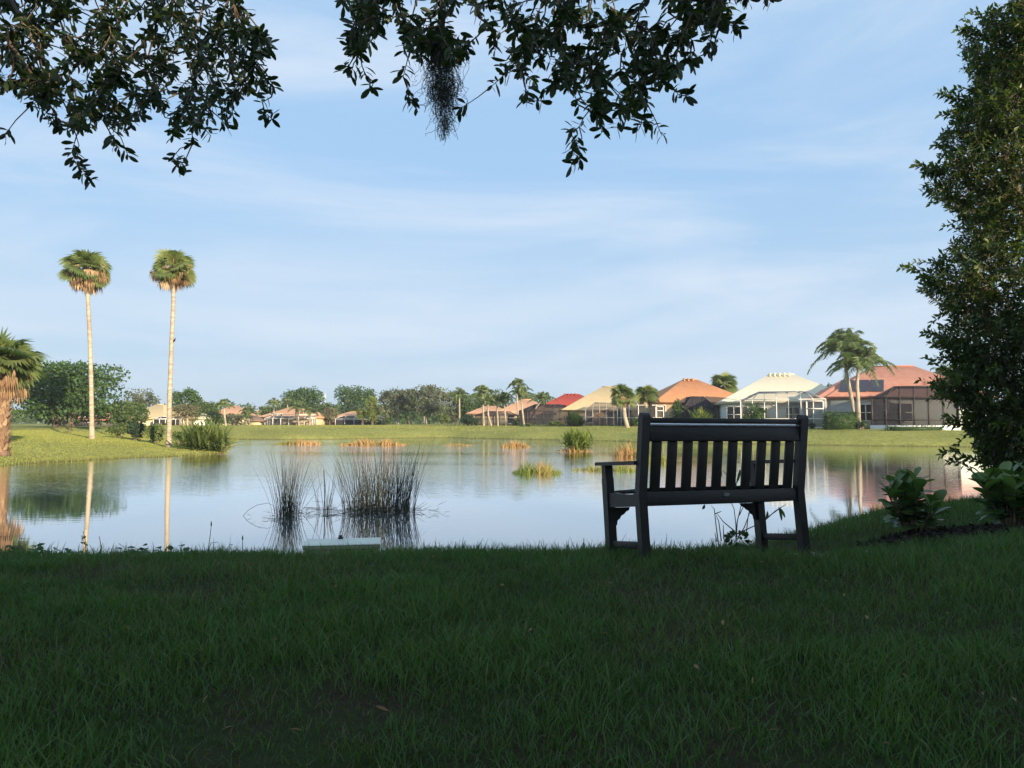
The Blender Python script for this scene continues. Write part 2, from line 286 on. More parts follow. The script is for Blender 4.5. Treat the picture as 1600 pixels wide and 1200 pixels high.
# ------------------------------------------------------------------ foliage makers
def sphere_dirs(n, up=0.0):
    d = rng.normal(size=(n, 3)); d[:, 2] += up; return unit(d)
def crown_leaves(g, c, r, nl, per, leaf, lump=.38, upbias=.25, flat=.62, dome=False):
    """lumpy crown: nl leaf lumps spread through an ellipsoid (or a dome with a full skirt), each a shell of leaf sprays"""
    c = np.array(c); r = np.array(r)
    if dome:
        q = np.sqrt(rng.uniform(0, 1, nl)) * (1 - .55 * lump); a = rng.uniform(0, 6.283, nl); zs = np.sqrt(1 - q * q) * (1 - lump * .75); zz = zs - (zs + .85) * rng.uniform(0, 1, nl) ** 1.35
        cent = c + np.stack([q * np.cos(a), q * np.sin(a), zz], 1) * r
    else:
        d = sphere_dirs(nl, upbias); rad = rng.uniform(.35, .92, (nl, 1)); cent = c + d * rad * r
    for i in range(nl):
        lr = r * lump * rng.uniform(.65, 1.25); n = int(per * rng.uniform(.7, 1.3)); q = sphere_dirs(n, .3)
        P = cent[i] + q * lr * rng.uniform(.55, 1.05, (n, 1)) * np.array([1, 1, flat / .62])
        D = unit(q + rng.normal(size=(n, 3)) * .7 + np.array([0, 0, -.15]))
        base = rng.uniform(.15, .85); s = leaf * rng.uniform(.6, 1.35, n)
        g.diamonds(P - D * s[:, None] * .5, D, s, s * rng.uniform(.45, .7, n), np.clip(base + rng.normal(size=n) * .16, 0, 1), N=q + rng.normal(size=(n, 3)) * .6)
def tree(name, label, px, hw, ytop, D, mat, ybase=None, leaf=.36, nl=60, per=70, trunk='bark', low=.12, group=None, cat='tree', r_t=.22, stems=1, dep=.8, lump=.36):
    top = W(px, ytop, D); x, y = top[0], D; gzv = gz1(x, y); base = np.array([x, y, gzv]); H = top[2] - gzv
    rx = hw / FPX * D; t = thing(name, label, cat, base, group)
    cz0 = gzv + H * low; rz = (top[2] - cz0) / 2
    g = G(); crown_leaves(g, (x, y, cz0 + rz), (rx, rx * dep, rz), nl, per, leaf, lump, dome=True); obj('crown', g, M[mat], t)
    g = G()
    for k in range(stems):
        off = np.array([rng.uniform(-.5, .5), rng.uniform(-.3, .3), 0]) * (stems > 1) * rx * .5
        b0 = base + off - np.array([0, 0, .2]); mid = b0 + np.array([rng.uniform(-.2, .2) * rx, 0, H * .45 + .2]); en = np.array([x, y, gzv + H * .8])
        g.tube([b0, b0 * .5 + mid * .5 + np.array([rng.uniform(-.1, .1), 0, 0]), mid, en], [r_t * 1.15, r_t, r_t * .75, r_t * .2], 7)
        for q in range(5):
            dd = sphere_dirs(1, .4)[0]; en2 = np.array([x, y, cz0 + rz]) + dd * np.array([rx, rx * dep, rz]) * .75
            st = mid * (1 - q * .12) + en * q * .12; g.tube([st, (st + en2) / 2 + np.array([0, 0, .15 * rz]), en2], [r_t * .45, r_t * .3, r_t * .1], 5)
    obj('trunk', g, M[trunk], t); return t
def fan(g, hub, d, rad, nseg=17, spread=2.5, droop=.5, t=.5, wseg=.13, nrm=None, roll=0.0):
    """one costapalmate fan leaf: narrow segments radiating from the hub, tips hanging"""
    d = unit(d); ref = np.array([0, 0, 1.]) if nrm is None else nrm
    s = np.cross(d, ref); s = unit(s) if np.linalg.norm(s) > .1 else np.array([1., 0, 0])
    s = unit(s * math.cos(roll) + np.cross(s, d) * math.sin(roll))
    a = np.linspace(-spread / 2, spread / 2, nseg) + rng.normal(size=nseg) * .03
    Dv = np.cos(a)[:, None] * d + np.sin(a)[:, None] * s; L = rad * (.72 + .28 * np.cos(a * .8)) * rng.uniform(.9, 1.08, nseg)
    n = np.cross(s, d); P = np.broadcast_to(hub, (nseg, 3)); m = P + Dv * (L * .6)[:, None]
    Sd = unit(np.cross(Dv, n)); wv = (rad * wseg * np.ones(nseg))[:, None]
    tip = m + unit(Dv * (1 - droop) + np.array([0, 0, -droop])) * (L * .42)[:, None]
    V = np.stack([P + 0 * m, m - Sd * wv / 2, tip, m + Sd * wv / 2], 1).reshape(-1, 3)
    g.add(V, np.arange(4 * nseg).reshape(-1, 4), np.clip(t + rng.normal(size=nseg) * .1, 0, 1))
def fan_palm(name, label, pts, D, n_green=26, n_dead=34, rb=.26, rt=.17, rad=.95, skirt=1.0, group=None, boots=False, elev=(.1, 1.45), cat='palm', pet=.75):
    """pts: trunk line in photo pixels bottom to top; the crown hub is the last point"""
    P = np.array([W(x, y, D) for x, y in pts]); P[0, 2] = gz1(P[0, 0], D) - .15
    t = thing(name, label, cat, (P[0, 0], D, P[0, 2] + .15), group)
    k = np.linspace(0, 1, 22); q = np.linspace(0, 1, len(P)); line = np.stack([np.interp(k, q, P[:, i]) for i in range(3)], 1); rr = rb + (rt - rb) * k ** .6; rr[0] *= 1.3; rr[1] *= 1.08
    g = G().tube(line, rr * (1 + .05 * np.sin(np.arange(22) * 2.4)), 10)
    tr = obj('trunk', g, M['bootbark' if boots else 'palmbark'], t, smooth=not boots)
    hub = P[-1]
    if boots:
        g = G(); zz = np.arange(P[0, 2] + .3, hub[2] - .3, .17)
        for i, z in enumerate(zz):
            f = (z - P[0, 2]) / (hub[2] - P[0, 2]); c = np.array([np.interp(f, q, P[:, 0]), D, z]); r = rb + (rt - rb) * f
            for j in range(6):
                a = (j + .5 * (i % 2)) / 6 * 2 * np.pi + .06 * i; o = np.array([math.cos(a), math.sin(a), 0]); sdv = np.array([-o[1], o[0], 0])
                b = c + o * r * .95; e = b + o * .17 + np.array([0, 0, .26])
                g.add([b - sdv * .10, b + sdv * .10, e + sdv * .035, e - sdv * .035, b - sdv * .06 - np.array([0, 0, .1]), b + sdv * .06 - np.array([0, 0, .1])], [[0, 1, 2, 3], [4, 5, 1, 0]], rng.uniform(.2, 1))
        obj('leaf_boots', g, M['boot'], t)
    g = G(); gp = G()
    for i in range(n_green):
        e = elev[0] + (elev[1] - elev[0]) * (i / n_green) ** 1.2 + rng.normal() * .1; a = i * 2.4 + rng.normal() * .2
        d = np.array([math.cos(a) * math.cos(e), math.sin(a) * math.cos(e), math.sin(e)]); pl = pet * rad * rng.uniform(.35, 1.15) * (1 - .25 * max(0, e))
        h = hub + d * pl; gp.bar(hub, h, .03, .02); fan(g, h, d + np.array([0, 0, -.25]), rad * rng.uniform(.85, 1.1), 19, 2.9, .42, rng.uniform(.2, .95), .15, roll=rng.normal() * .75)
    obj('green_fronds', g, M['palm'], t); obj('leaf_stems', gp, M['deadpalm'], t)
    if n_dead:
        g = G()
        for i in range(n_dead):
            a = i * 2.4 + rng.normal() * .3; e = .38 - 1.5 * (i / n_dead) + rng.normal() * .12
            d = np.array([math.cos(a) * math.cos(e), math.sin(a) * math.cos(e), math.sin(e)]); pl = pet * rad * rng.uniform(.6, 1.1) * skirt
            h = hub - np.array([0, 0, .12]) + d * pl; fan(g, h, d + np.array([0, 0, -.7]), rad * rng.uniform(.6, 1.05) * skirt, 11, 1.25, .8, rng.uniform(0, 1), .075, roll=rng.normal() * .9)
        obj('dead_fronds', g, M['deadpalm'], t)
    return t
def frond(g, gr, hub, az, el, L, droop, t, nl=26, lw=.05, ll=.55):
    k = np.linspace(0, 1, 9); d0 = np.array([math.cos(az), math.sin(az)])
    out = np.cos(el) * k - .15 * droop * k ** 3; z = np.sin(el) * k * 1.12 - droop * k ** 2.6
    pts = hub + L * np.stack([d0[0] * out, d0[1] * out, z], 1); gr.tube(pts, np.linspace(.035, .01, 9), 4, cap=False)
    kk = np.linspace(.14, 1, nl); c = np.stack([np.interp(kk, k, pts[:, i]) for i in range(3)], 1); tg = unit(np.gradient(c, axis=0)); sd = unit(np.cross(tg, [0, 0, 1.]))
    for sg in (-1, 1):
        Dv = unit(sd * sg * .9 + tg * .4 + np.array([0, 0, -.55]) + rng.normal(size=(nl, 3)) * .18); ln = ll * (1 - .55 * kk ** 2) * rng.uniform(.85, 1.1, nl)
        g.diamonds(c, Dv, ln, lw, np.clip(t + rng.normal(size=nl) * .12, 0, 1), N=tg, mid=.35)
def feather_palm(name, label, pts, D, L=2.6, n=17, rb=.17, rt=.12, group=None, lw=.06, ll=.6, droop=1.05, trunkmat='palebark', cat='palm'):
    P = np.array([W(x, y, D) for x, y in pts]); P[0, 2] = gz1(P[0, 0], D) - .1
    t = thing(name, label, cat, (P[0, 0], D, P[0, 2] + .1), group)
    k = np.linspace(0, 1, 12); q = np.linspace(0, 1, len(P)); line = np.stack([np.interp(k, q, P[:, i]) for i in range(3)], 1)
    obj('trunk', G().tube(line, rb + (rt - rb) * k, 8), M[trunkmat], t, smooth=True)
    g, gr = G(), G(); hub = P[-1]; gr.tube([hub - np.array([0, 0, .35]), hub + np.array([0, 0, .1]), hub + np.array([0, 0, .55])], [rt * 1.05, rt * .8, .04], 7)
    for i in range(n):
        el = 1.42 - 1.35 * (i / n) + rng.normal() * .12
        frond(g, gr, hub + np.array([0, 0, .1]), i * 2.4 + rng.normal() * .25, el, L * rng.uniform(.82, 1.08), droop * (.5 + .25 * (1 - i / n)) * rng.uniform(.8, 1.15), rng.uniform(.15, .9), 38, lw, ll)
    obj('fronds', g, M['feather'], t); obj('frond_stems', gr, M['bush'], t); return t
def shrub(name, label, px, hw, ytop, D, mat, leaf=.22, nl=26, per=55, group=None, blade=False, cat='shrub', zb=None, dep=.9, lump=.42):
    top = W(px, ytop, D); x = top[0]; z = gz1(x, D) if zb is None else zb; H = top[2] - z; rx = hw / FPX * D
    t = thing(name, label, cat, (x, D, z), group); g = G()
    if blade:
        n = nl * per // 4; a = rng.uniform(0, 2 * np.pi, n); e = rng.uniform(.15, 1.5, n); org = np.stack([x + rng.normal(size=n) * rx * .33, D + rng.normal(size=n) * rx * .33 * dep, z + rng.uniform(0, .35, n) * H], 1)
        Dv = np.stack([np.cos(a) * np.cos(e), np.sin(a) * np.cos(e), np.sin(e)], 1); ln = rng.uniform(.4, .68, n) * np.hypot(H * np.sin(e), rx * np.cos(e)) * 1.1 + .1
        g.leaves(org, Dv, np.array([0, 0, 1.]) + rng.normal(size=(n, 3)) * .2, ln, np.minimum(.13, ln * .16), st=((0, .5), (.4, 1), (.75, .7), (1, .05)), fold=.1, bend=.3, t=np.clip(rng.uniform(0, 1, n) * .6 + .4 * e / 1.5, 0, 1))
    else: crown_leaves(g, (x, D, z + H * .5), (rx * .78, rx * .78 * dep, H * .45), nl, per, leaf, lump, .35)
    obj('foliage', g, M[mat], t)
    g = G()
    for k in range(5):
        e = np.array([x + rng.uniform(-.6, .6) * rx, D + rng.uniform(-.5, .5) * rx, z + H * rng.uniform(.5, .8)]); g.tube([(x + rng.uniform(-.2, .2) * rx, D, z - .05), (e[0] * .6 + x * .4, D, z + H * .3), e], [.04, .03, .012], 5)
    obj('stem', g, M['twig'], t); return t

# ------------------------------------------------------------------ houses and screened pool enclosures
def hip(g, c, rz, w, d, ze, zp, ridge, ov=.55, th=.2, axis=0):
    Rm = rotz(rz); hw, hd = w / 2 + ov, d / 2 + ov
    rd = np.array([[-ridge / 2, 0, zp], [ridge / 2, 0, zp]]) if axis == 0 else np.array([[0, -ridge / 2, zp], [0, ridge / 2, zp]])
    lo = np.array([[-hw, -hd, ze], [hw, -hd, ze], [hw, hd, ze], [-hw, hd, ze]]); bt = lo - np.array([0, 0, th])
    V = np.vstack([lo, bt, rd]); V = V @ Rm.T + np.array([c[0], c[1], 0])
    if axis == 0: g.add(V, [[0, 1, 9, 8], [2, 3, 8, 9]]); g.add(V, [[1, 2, 9], [3, 0, 8]])
    else: g.add(V, [[1, 2, 9, 8], [3, 0, 8, 9]]); g.add(V, [[0, 1, 8], [2, 3, 9]])
    g.add(V, [[0, 4, 5, 1], [1, 5, 6, 2], [2, 6, 7, 3], [3, 7, 4, 0], [4, 7, 6, 5]])
def house(name, label, px, D, rot, w, d, ye, yp, ridge, roofm, wallm, wins=(), vents=0, wings=(), axis=0, solar=None, group='houses along the far shore'):
    rz = R(rot); x = W(px, 660, D)[0]; z0 = gz1(x, D); t = thing(name, label, 'house', (x, D, z0), group); Rm = rotz(rz)
    ze = W(px, ye, D - d / 2)[2]; zp = W(px, yp, D)[2]
    loc = lambda a, b, z: np.array([x, D, 0]) + Rm @ np.array([a, b, z])
    g = G().box(loc(0, 0, (z0 - .4 + ze - .1) / 2), (w, d, ze - .1 - z0 + .4), rz)
    gr = G(); hip(gr, (x, D), rz, w, d, ze, zp, ridge, axis=axis)
    for (a, b, w2, d2, ye2, yp2, rg2, ax2) in wings:
        c = loc(a, b, 0); ze2 = W(px, ye2, D - d / 2)[2]; zp2 = W(px, yp2, D)[2]
        g.box((c[0], c[1], (z0 - .4 + ze2 - .12) / 2), (w2, d2, ze2 - .12 - z0 + .4), rz); hip(gr, c, rz, w2, d2, ze2, zp2, rg2, axis=ax2)
    obj('wall', g, M[wallm], t); ro = obj('roof', gr, M[roofm], t)
    # ridge capping and vent stacks
    gv = G(); e = ridge / 2
    a, b = (loc(-e, 0, zp), loc(e, 0, zp)) if axis == 0 else (loc(0, -e, zp), loc(0, e, zp))
    gv.bar(a, b, .25, .12)
    obj('ridge_cap', gv, M[roofm], ro)
    for k in range(vents):
        f = (k + .5) / vents; p = a + (b - a) * f * .9 + np.array([-.25, -.55, .02]); obj('roof_vent', G().tube([p - np.array([0, 0, .3]), p + np.array([0, 0, .05])], [.13, .13], 8).tube([p + np.array([0, 0, .05]), p + np.array([0, 0, .13])], [.2, .14], 8), M[roofm], ro)
    for (u, ww, wz0, wz1, side) in wins:
        if side == 0: c = loc(u * w / 2, -d / 2, z0); ax, nrm = Rm @ np.array([1., 0, 0]), Rm @ np.array([0, -1., 0])
        else: c = loc(-w / 2, u * d / 2, z0); ax, nrm = Rm @ np.array([0, 1., 0]), Rm @ np.array([-1., 0, 0])
        zc = (wz0 + wz1) / 2; h = wz1 - wz0; c = c + nrm * .02 + np.array([0, 0, zc]); up = np.array([0, 0, 1.])
        gl = G().poly([c + ax * a2 * ww / 2 + up * b2 * h / 2 for a2, b2 in ((-1, -1), (1, -1), (1, 1), (-1, 1))]); wo = obj('window', gl, M['glass'], t)
        gf = G(); n = max(1, round(ww / .9))
        for k in range(n + 1): q = c + ax * ww * (k / n - .5) + nrm * .04; gf.bar(q - up * h / 2, q + up * h / 2, .10, .08, up=nrm)
        for q in (-.5, 0, .5): gf.bar(c + ax * (-ww / 2) + up * q * h + nrm * .045, c + ax * ww / 2 + up * q * h + nrm * .045, .09, .085)
        obj('frame', gf, M['white'], wo)
    if solar:
        a0, a1, f0, f1 = solar; hd = d / 2 + .55
        def onroof(a, f): return loc(a, -hd + f * hd, ze + (zp - ze) * f + .12)
        gp = G()
        for k in range(3):
            s0, s1 = a0 + (a1 - a0) * k / 3, a0 + (a1 - a0) * (k + .9) / 3
            V = [onroof(s0, f0), onroof(s1, f0), onroof(s1 + .6, f1), onroof(s0 + .6, f1)]; gp.poly(V)
        obj('solar_panel', gp, M['solar'], ro)
    return t
def cage(name, label, p0, p1, D0, D1, depth, ye, yt, npost, frame, screen, fw=.09, inset=.28, rails=(1.0,), door=None, lowwall=None, open_roof=False, nd=3):
    A, B = W(p0, ye, D0), W(p1, ye, D1); A[2] = B[2] = ze = (A[2] + B[2]) / 2; z0 = min(gz1(A[0], D0), gz1(B[0], D1)); zt = W((p0 + p1) / 2, yt, (D0 + D1) / 2 + depth * .3)[2]
    ux = unit((B - A) * np.array([1, 1, 0])); uy = np.array([-ux[1], ux[0], 0]); w = np.linalg.norm((B - A)[:2]); up = np.array([0, 0, 1.])
    cen = (A + B) / 2 + uy * depth / 2; t = thing(name, label, 'pool enclosure', (cen[0], cen[1], z0), 'screened pool enclosures by the far houses')
    P = lambda a, b, z: np.array([A[0], A[1], 0]) + ux * a + uy * b + up * z
    gf, gs = G(), G(); zb = z0 - .1
    ci = min(w, depth) * inset
    for k in range(npost + 1):
        a = w * k / npost; gf.bar(P(a, 0, zb), P(a, 0, ze), fw, fw)
        ai = min(max(a, ci), w - ci); gf.bar(P(a, 0, ze), P(ai, ci, zt), fw * .8, fw * .8)
        if ci < a < w - ci: gf.bar(P(a, ci, zt), P(a, depth, zt), fw * .8, fw * .8)
    for k in range(1, nd + 1):
        b = depth * k / nd
        for a, s in ((0, ci), (w, w - ci)): gf.bar(P(a, b, zb), P(a, b, ze), fw, fw); gf.bar(P(a, b, ze), P(s, max(b, ci), zt), fw * .8, fw * .8)
        if b > ci: gf.bar(P(ci, b, zt), P(w - ci, b, zt), fw * .8, fw * .8)
    for z in [r + z0 for r in rails] + [ze - .002]:
        gf.bar(P(0, -.004, z), P(w, -.004, z), fw * .9, fw * .9); gf.bar(P(-.004, 0, z), P(-.004, depth, z), fw * .9, fw * .9); gf.bar(P(w + .004, 0, z), P(w + .004, depth, z), fw * .9, fw * .9)
    gf.bar(P(ci, ci, zt), P(w - ci, ci, zt), fw, fw); gf.bar(P(ci, ci, zt), P(ci, depth, zt), fw, fw); gf.bar(P(w - ci, ci, zt), P(w - ci, depth, zt), fw, fw)
    gs.poly([P(0, 0, zb), P(w, 0, zb), P(w, 0, ze), P(0, 0, ze)]); gs.poly([P(0, 0, zb), P(0, 0, ze), P(0, depth, ze), P(0, depth, zb)]); gs.poly([P(w, 0, zb), P(w, depth, zb), P(w, depth, ze), P(w, 0, ze)])
    gs.poly([P(0, 0, ze), P(w, 0, ze), P(w - ci, ci, zt), P(ci, ci, zt)]); gs.poly([P(0, 0, ze), P(ci, ci, zt), P(ci, depth, zt), P(0, depth, ze)]); gs.poly([P(w, 0, ze), P(w, depth, ze), P(w - ci, depth, zt), P(w - ci, ci, zt)]); gs.poly([P(ci, ci, zt), P(w - ci, ci, zt), P(w - ci, depth, zt), P(ci, depth, zt)])
    obj('frame', gf, M[frame], t); obj('screen', gs, M[screen], t)
    if door:
        a0, a1 = door; gd = G()
        for a in (a0 * w, a1 * w): gd.bar(P(a, -.1, zb), P(a, -.1, ze - .2), .13, .1)
        for z in (z0 + .1, z0 + 1.0, z0 + 2.0, ze - .2): gd.bar(P(a0 * w, -.1, z), P(a1 * w, -.1, z), .12, .11)
        obj('door', gd, M['white'], t)
    if lowwall: obj('base_wall', G().box(P(w / 2, -.35, z0 + lowwall / 2 - .15), (w + .3, .3, lowwall + .3), M=np.stack([ux, uy, up], 1)), M['w_white'], t)
    return t

house('house', 'house with salmon red tiled hip roof and dark solar panels, behind the twin palms', 1398, 84, -13, 15.0, 12, 619, 572, 4.0, 'r_pink', 'w_grey', [(-.50, 2.6, .6, 2.3, 0), (-.12, 2.2, .5, 2.4, 0)], 0, [(-5.2, -1.0, 6.5, 9.5, 620, 592, 2.0, 1)], solar=(-6.6, -2.2, .12, .50))
house('house', 'house with ivory white hip roof and pale grey walls', 1222, 93, -12, 14.2, 12.5, 627, 585, 3.0, 'r_white', 'w_grey', [(-.80, 2.3, .5, 2.3, 0), (-.42, 1.2, .6, 2.2, 0), (.05, 1.5, .6, 2.2, 0), (.55, 1.6, .2, 2.3, 0)], 5)
house('house', 'house with bright orange hip roof, left of the white roofed house', 1079, 106, 5, 12.4, 11, 628, 593, 2.0, 'r_orange', 'w_tan', [(-.1, 1.6, .5, 2.3, 0)], 3)
house('house', 'house with pale yellow roof and peach wall behind white framed screens', 953, 117, -9, 12.5, 12, 640, 604, 2.2, 'r_cream', 'w_peach', [(.1, 2.2, .1, 2.2, 0), (-.45, 1.2, .5, 2.2, 0)], 0)
house('house', 'house with bright red roof showing above a dark pool enclosure', 894, 150, -4, 11, 10, 634, 616, 3.0, 'r_red', 'w_cream', [], 4)
house('house', 'house with tan roof and cream wall behind a row of slender palms', 822, 134, -3, 9.5, 10, 646, 624, 1.8, 'r_tan', 'w_cream', [(-.5, 1.3, .3, 2.2, 0)], 0, [(-6.2, 0, 6.5, 9, 646, 634, 2, 0)])
house('house', 'low house with pink tiled roof under a large dark green tree', 560, 156, 4, 10.5, 9, 654.5, 643, 3.5, 'r_tan', 'w_tan', [(.6, 1.5, .4, 2, 0)], 0, [(2.8, -2.2, 4, 5.5, 656, 647, .8, 0)])
house('house', 'house with tan pink roof and yellow end wall beyond the white screen frame', 460, 150, -8, 9, 9, 651, 635, 1.2, 'r_tan', 'w_tan', [(-.3, 2.0, .2, 2.1, 0)], 0, [(4.6, -.5, 3.2, 7, 652, 644, .8, 0)])
house('house', 'small house with pale yellow roof between far palms', 410, 178, 18, 7, 8, 653, 638.5, 1.0, 'r_cream', 'w_cream', [], 0)
house('house', 'house with dusty pink roof above grey green bushes', 366, 160, 8, 8.5, 9, 650, 634.5, 1.5, 'r_tan', 'w_cream', [], 0)
house('house', 'house with cream roof left of the right tall palm trunk', 249, 118, -10, 6.5, 8, 653, 632, 1.2, 'r_cream', 'w_cream', [(-.2, 1.5, .4, 2.1, 0)], 0)
house('house', 'small white walled house seen between the right tall palm and a big bush', 306, 125, 5, 4.2, 6, 653, 644, 1.2, 'r_white', 'w_white', [(-.2, 1.0, .5, 2, 0)], 0)
house('house', 'low house with red brown roof in the shade of the biggest tree', 160, 112, 0, 7.5, 7, 655, 646, 2, 'r_pink', 'w_dark', [(0, 1.2, .5, 2, 0)], 0)
house('shed', 'small tan shed with brown roof right of the leaning palm', 400, 140, 5, 1.9, 2.2, 657, 649.5, .3, 'r_brown', 'w_tan', [], 0)['category'] = 'shed'
cage('pool_cage', 'large dark bronze screened enclosure with low white base wall, right of the twin palms', 1362, 1497, 72, 68.6, 6, 621, 604, 6, 'bronze', 'darkscreen', .12, .3, (.9,), lowwall=.42)
cage('pool_cage', 'white framed screened enclosure with open gridded roof and tall white door', 1157, 1290, 80, 77.4, 6, 624, 612, 7, 'white', 'lightscreen', .085, .3, (1.0,), door=(.78, .97))
cage('pool_cage', 'white framed screened enclosure behind the pair of cabbage palms', 983, 1040, 99, 100, 4.5, 633, 627, 4, 'white', 'midscreen', .10, .25, (1.1,), door=(.72, .93))
cage('pool_cage', 'dark screened enclosure under the bright orange roof', 1070, 1117, 97, 97, 4.5, 635, 620, 3, 'bronze', 'darkscreen', .1, .3, (1.0,))
cage('pool_cage', 'white framed screen room against the peach wall', 915, 981, 106, 105.5, 4.2, 639, 629, 6, 'taupe', 'midscreen', .075, .3, (1.15,))
cage('pool_cage', 'long dark grey screened enclosure below the red roof', 811, 888, 114, 112, 6.5, 642, 632, 6, 'bronze', 'darkscreen', .11, .3, (1.0,))
cage('pool_cage', 'dark screened enclosure behind the row of slender palms', 742, 781, 119, 117, 6, 649, 643, 4, 'bronze', 'midscreen', .11, .3, (1.0,))
cage('pool_cage', 'dark screened enclosure with thin white posts beneath the big dark tree', 524, 597, 146, 146, 5, 654, 650, 5, 'white', 'darkscreen', .10, .25, (1.0,))
cage('pool_cage', 'long white framed screened enclosure before the tan pink roof', 414, 488, 142, 142, 4, 653.5, 650.5, 6, 'white', 'lightscreen', .14, .25, (1.9,))
cage('pool_cage', 'dark screened porch of the cream roofed house beside the tall palm', 240, 268, 112, 112, 4, 655, 651, 3, 'white', 'darkscreen', .10, .25, (1.0,))

# ------------------------------------------------------------------ palms
tallg = 'tall slender fan palms on the grassy point'
pA = fan_palm('fan_palm', 'left one of two tall slender fan palms, wide shaggy crown with brown skirt', [(144, 681), (142.5, 600), (140.5, 530), (137.5, 470), (135, 420)], 55, 46, 74, .17, .12, 1.15, .95, tallg, False, (-.65, 1.45), pet=.9)
pB = fan_palm('fan_palm', 'right one of two tall slender fan palms, trunk curving and smaller crown', [(264, 691), (265, 620), (268, 540), (271, 470), (270, 420)], 49, 40, 46, .165, .11, .94, .95, tallg, False, (-.6, 1.45), pet=.9)
# stub of an old frond base half way up the curving trunk
for t_ in (pB,):
    p = W(270.4, 534, 49); obj('frond_stub', G().tube([p, p + np.array([.13, -.12, .06]), p + np.array([.22, -.14, .22])], [.05, .06, .015], 6), M['black'], t_)
fan_palm('fan_palm', 'stout fan palm at the left edge with criss cross booted trunk and hanging dead fronds', [(1, 712), (2, 660), (4, 622), (6, 572)], 37, 44, 44, .36, .32, 1.25, .82, None, True, (-.1, 1.4), pet=.8)
sab = 'cabbage palms by the far houses'
fan_palm('cabbage_palm', 'cabbage palm with leaning trunk in front of the pale yellow roof', [(981, 671), (976, 650), (973, 618)], 90, 34, 12, .26, .22, 1.25, .8, sab, False, (-.5, 1.4))
fan_palm('cabbage_palm', 'cabbage palm with twin look trunk just above the left bench post', [(1011, 668), (1010, 645), (1009, 617)], 93, 30, 8, .24, .2, 1.1, .8, sab, False, (-.4, 1.4))
fan_palm('cabbage_palm', 'cabbage palm with straight trunk crowding its neighbour at the bench post', [(1018, 668), (1017, 645), (1015, 620)], 94.5, 24, 8, .22, .2, 1.0, .8, sab, False, (-.4, 1.4))
fan_palm('cabbage_palm', 'round topped cabbage palm rising between the orange and the white roof', [(1132, 660), (1132, 630), (1132, 604)], 118, 40, 10, .26, .24, 1.75, .8, sab, False, (-.5, 1.4))
qg = 'feathery palms on the far shore'
feather_palm('queen_palm', 'left of the twin feathery palms leaning by the hedge, taller crown', [(1340, 670), (1330, 620), (1322, 580), (1320, 545)], 73.5, 3.5, 46, .2, .14, qg, .085, 1.0, 1.0)
feather_palm('queen_palm', 'right of the twin feathery palms with straight pale trunk and lower crown', [(1342, 672), (1341, 630), (1339, 600), (1342, 570)], 72.5, 3.4, 44, .21, .14, qg, .085, 1.0, 1.0)
for lab, pts, D, L, n in [
    ('tallest feathery palm with forked white crownshaft before the tan roof', [(819, 667), (816, 640), (814, 616)], 110, 2.7, 16),
    ('feathery palm leaning right over the dark enclosure roof', [(824, 655), (838, 636), (848, 624)], 114, 2.4, 14),
    ('upright feathery palm crown rising highest behind the forked palm', [(810, 660), (808, 620), (808, 601)], 124, 2.0, 14),
    ('feathery palm with full bushy crown, left end of the slender row', [(756, 671), (755, 640), (754, 616)], 112, 2.5, 22),
    ('thin palm with bowed trunk beside the bushy crowned one', [(768, 670), (763, 650), (762, 630)], 112, 1.9, 13),
    ('thin palm third in the slender row before the dark enclosure', [(778, 669), (777, 645), (777, 626)], 114, 2.0, 13),
    ('thin palm nearest the cream wall in the slender row', [(791, 670), (789, 645), (788, 624)], 113, 2.1, 14),
    ('feathery palm with pale upper trunk standing before grey oaks', [(718, 668), (718, 645), (718, 620)], 126, 2.7, 16),
    ('small feathery palm left of the white screen frame', [(389, 667), (389, 655), (388, 645)], 128, 2.0, 14),
    ('leaning small feathery palm by the tan shed', [(377, 669), (382, 660), (386, 652)], 128, 1.4, 11),
    ('thin feathery palm over grey green bushes with pale trunk', [(353, 671), (351, 650), (350, 634)], 108, 1.7, 14),
    ('feathery palm standing inside the white screen frame', [(467, 667), (466, 650), (466, 638)], 137, 2.4, 15),
    ('feathery palm at right end of the white screen frame', [(484, 667), (484, 655), (483, 645)], 137, 2.0, 13),
    ('feathery palm left of the white screen frame top', [(429, 667), (428, 645), (428, 633)], 146, 2.5, 15),
    ('feathery palm crown touching the dark round tree', [(450, 667), (450, 645), (449, 632)], 152, 2.6, 15),
    ('small dark palm at the bush near the cream roofed house', [(217, 668), (217, 656), (216, 645)], 98, 1.7, 13),
    ('feathery palm with ragged crown behind the red tiled roof', [(1478, 660), (1476, 620), (1474, 585)], 100, 2.6, 16)]:
    feather_palm('queen_palm', lab, pts, D, L, int(n * 1.35), .15, .11, qg, .095, .62)

# ------------------------------------------------------------------ trees across the water
tg = 'broad crowned trees beyond the pond'
T = lambda *a, **k: tree('shade_tree', *a, group=tg, **k)
T('biggest dark green tree with wide dome crown behind the left tall palm', 105, 92, 560, 84, 'bigtree', leaf=.38, nl=150, per=85, low=.06, r_t=.4, stems=3, lump=.27)
T('mid green tree filling the right foot of the biggest tree', 198, 32, 625, 88, 'midtree', leaf=.30, nl=60, per=60, low=.06)
T('grey green tree with open top behind the cream roofed house', 222, 27, 606, 126, 'greytree', leaf=.36, nl=46, per=55, low=.2, trunk='palebark')
T('dark green round topped tree right of the tall palm trunk', 292, 25, 607, 122, 'bigtree', leaf=.36, nl=60, per=65, low=.12)
T('thin brownish tree with pale forked trunk beside the tall palm', 289, 25, 631, 104, 'drytree', leaf=.26, nl=40, per=42, low=.28, trunk='palebark', stems=2, r_t=.16)
T('green tree sloping down towards the dusty pink roof', 322, 24, 627, 128, 'midtree', leaf=.34, nl=46, per=55, low=.05)
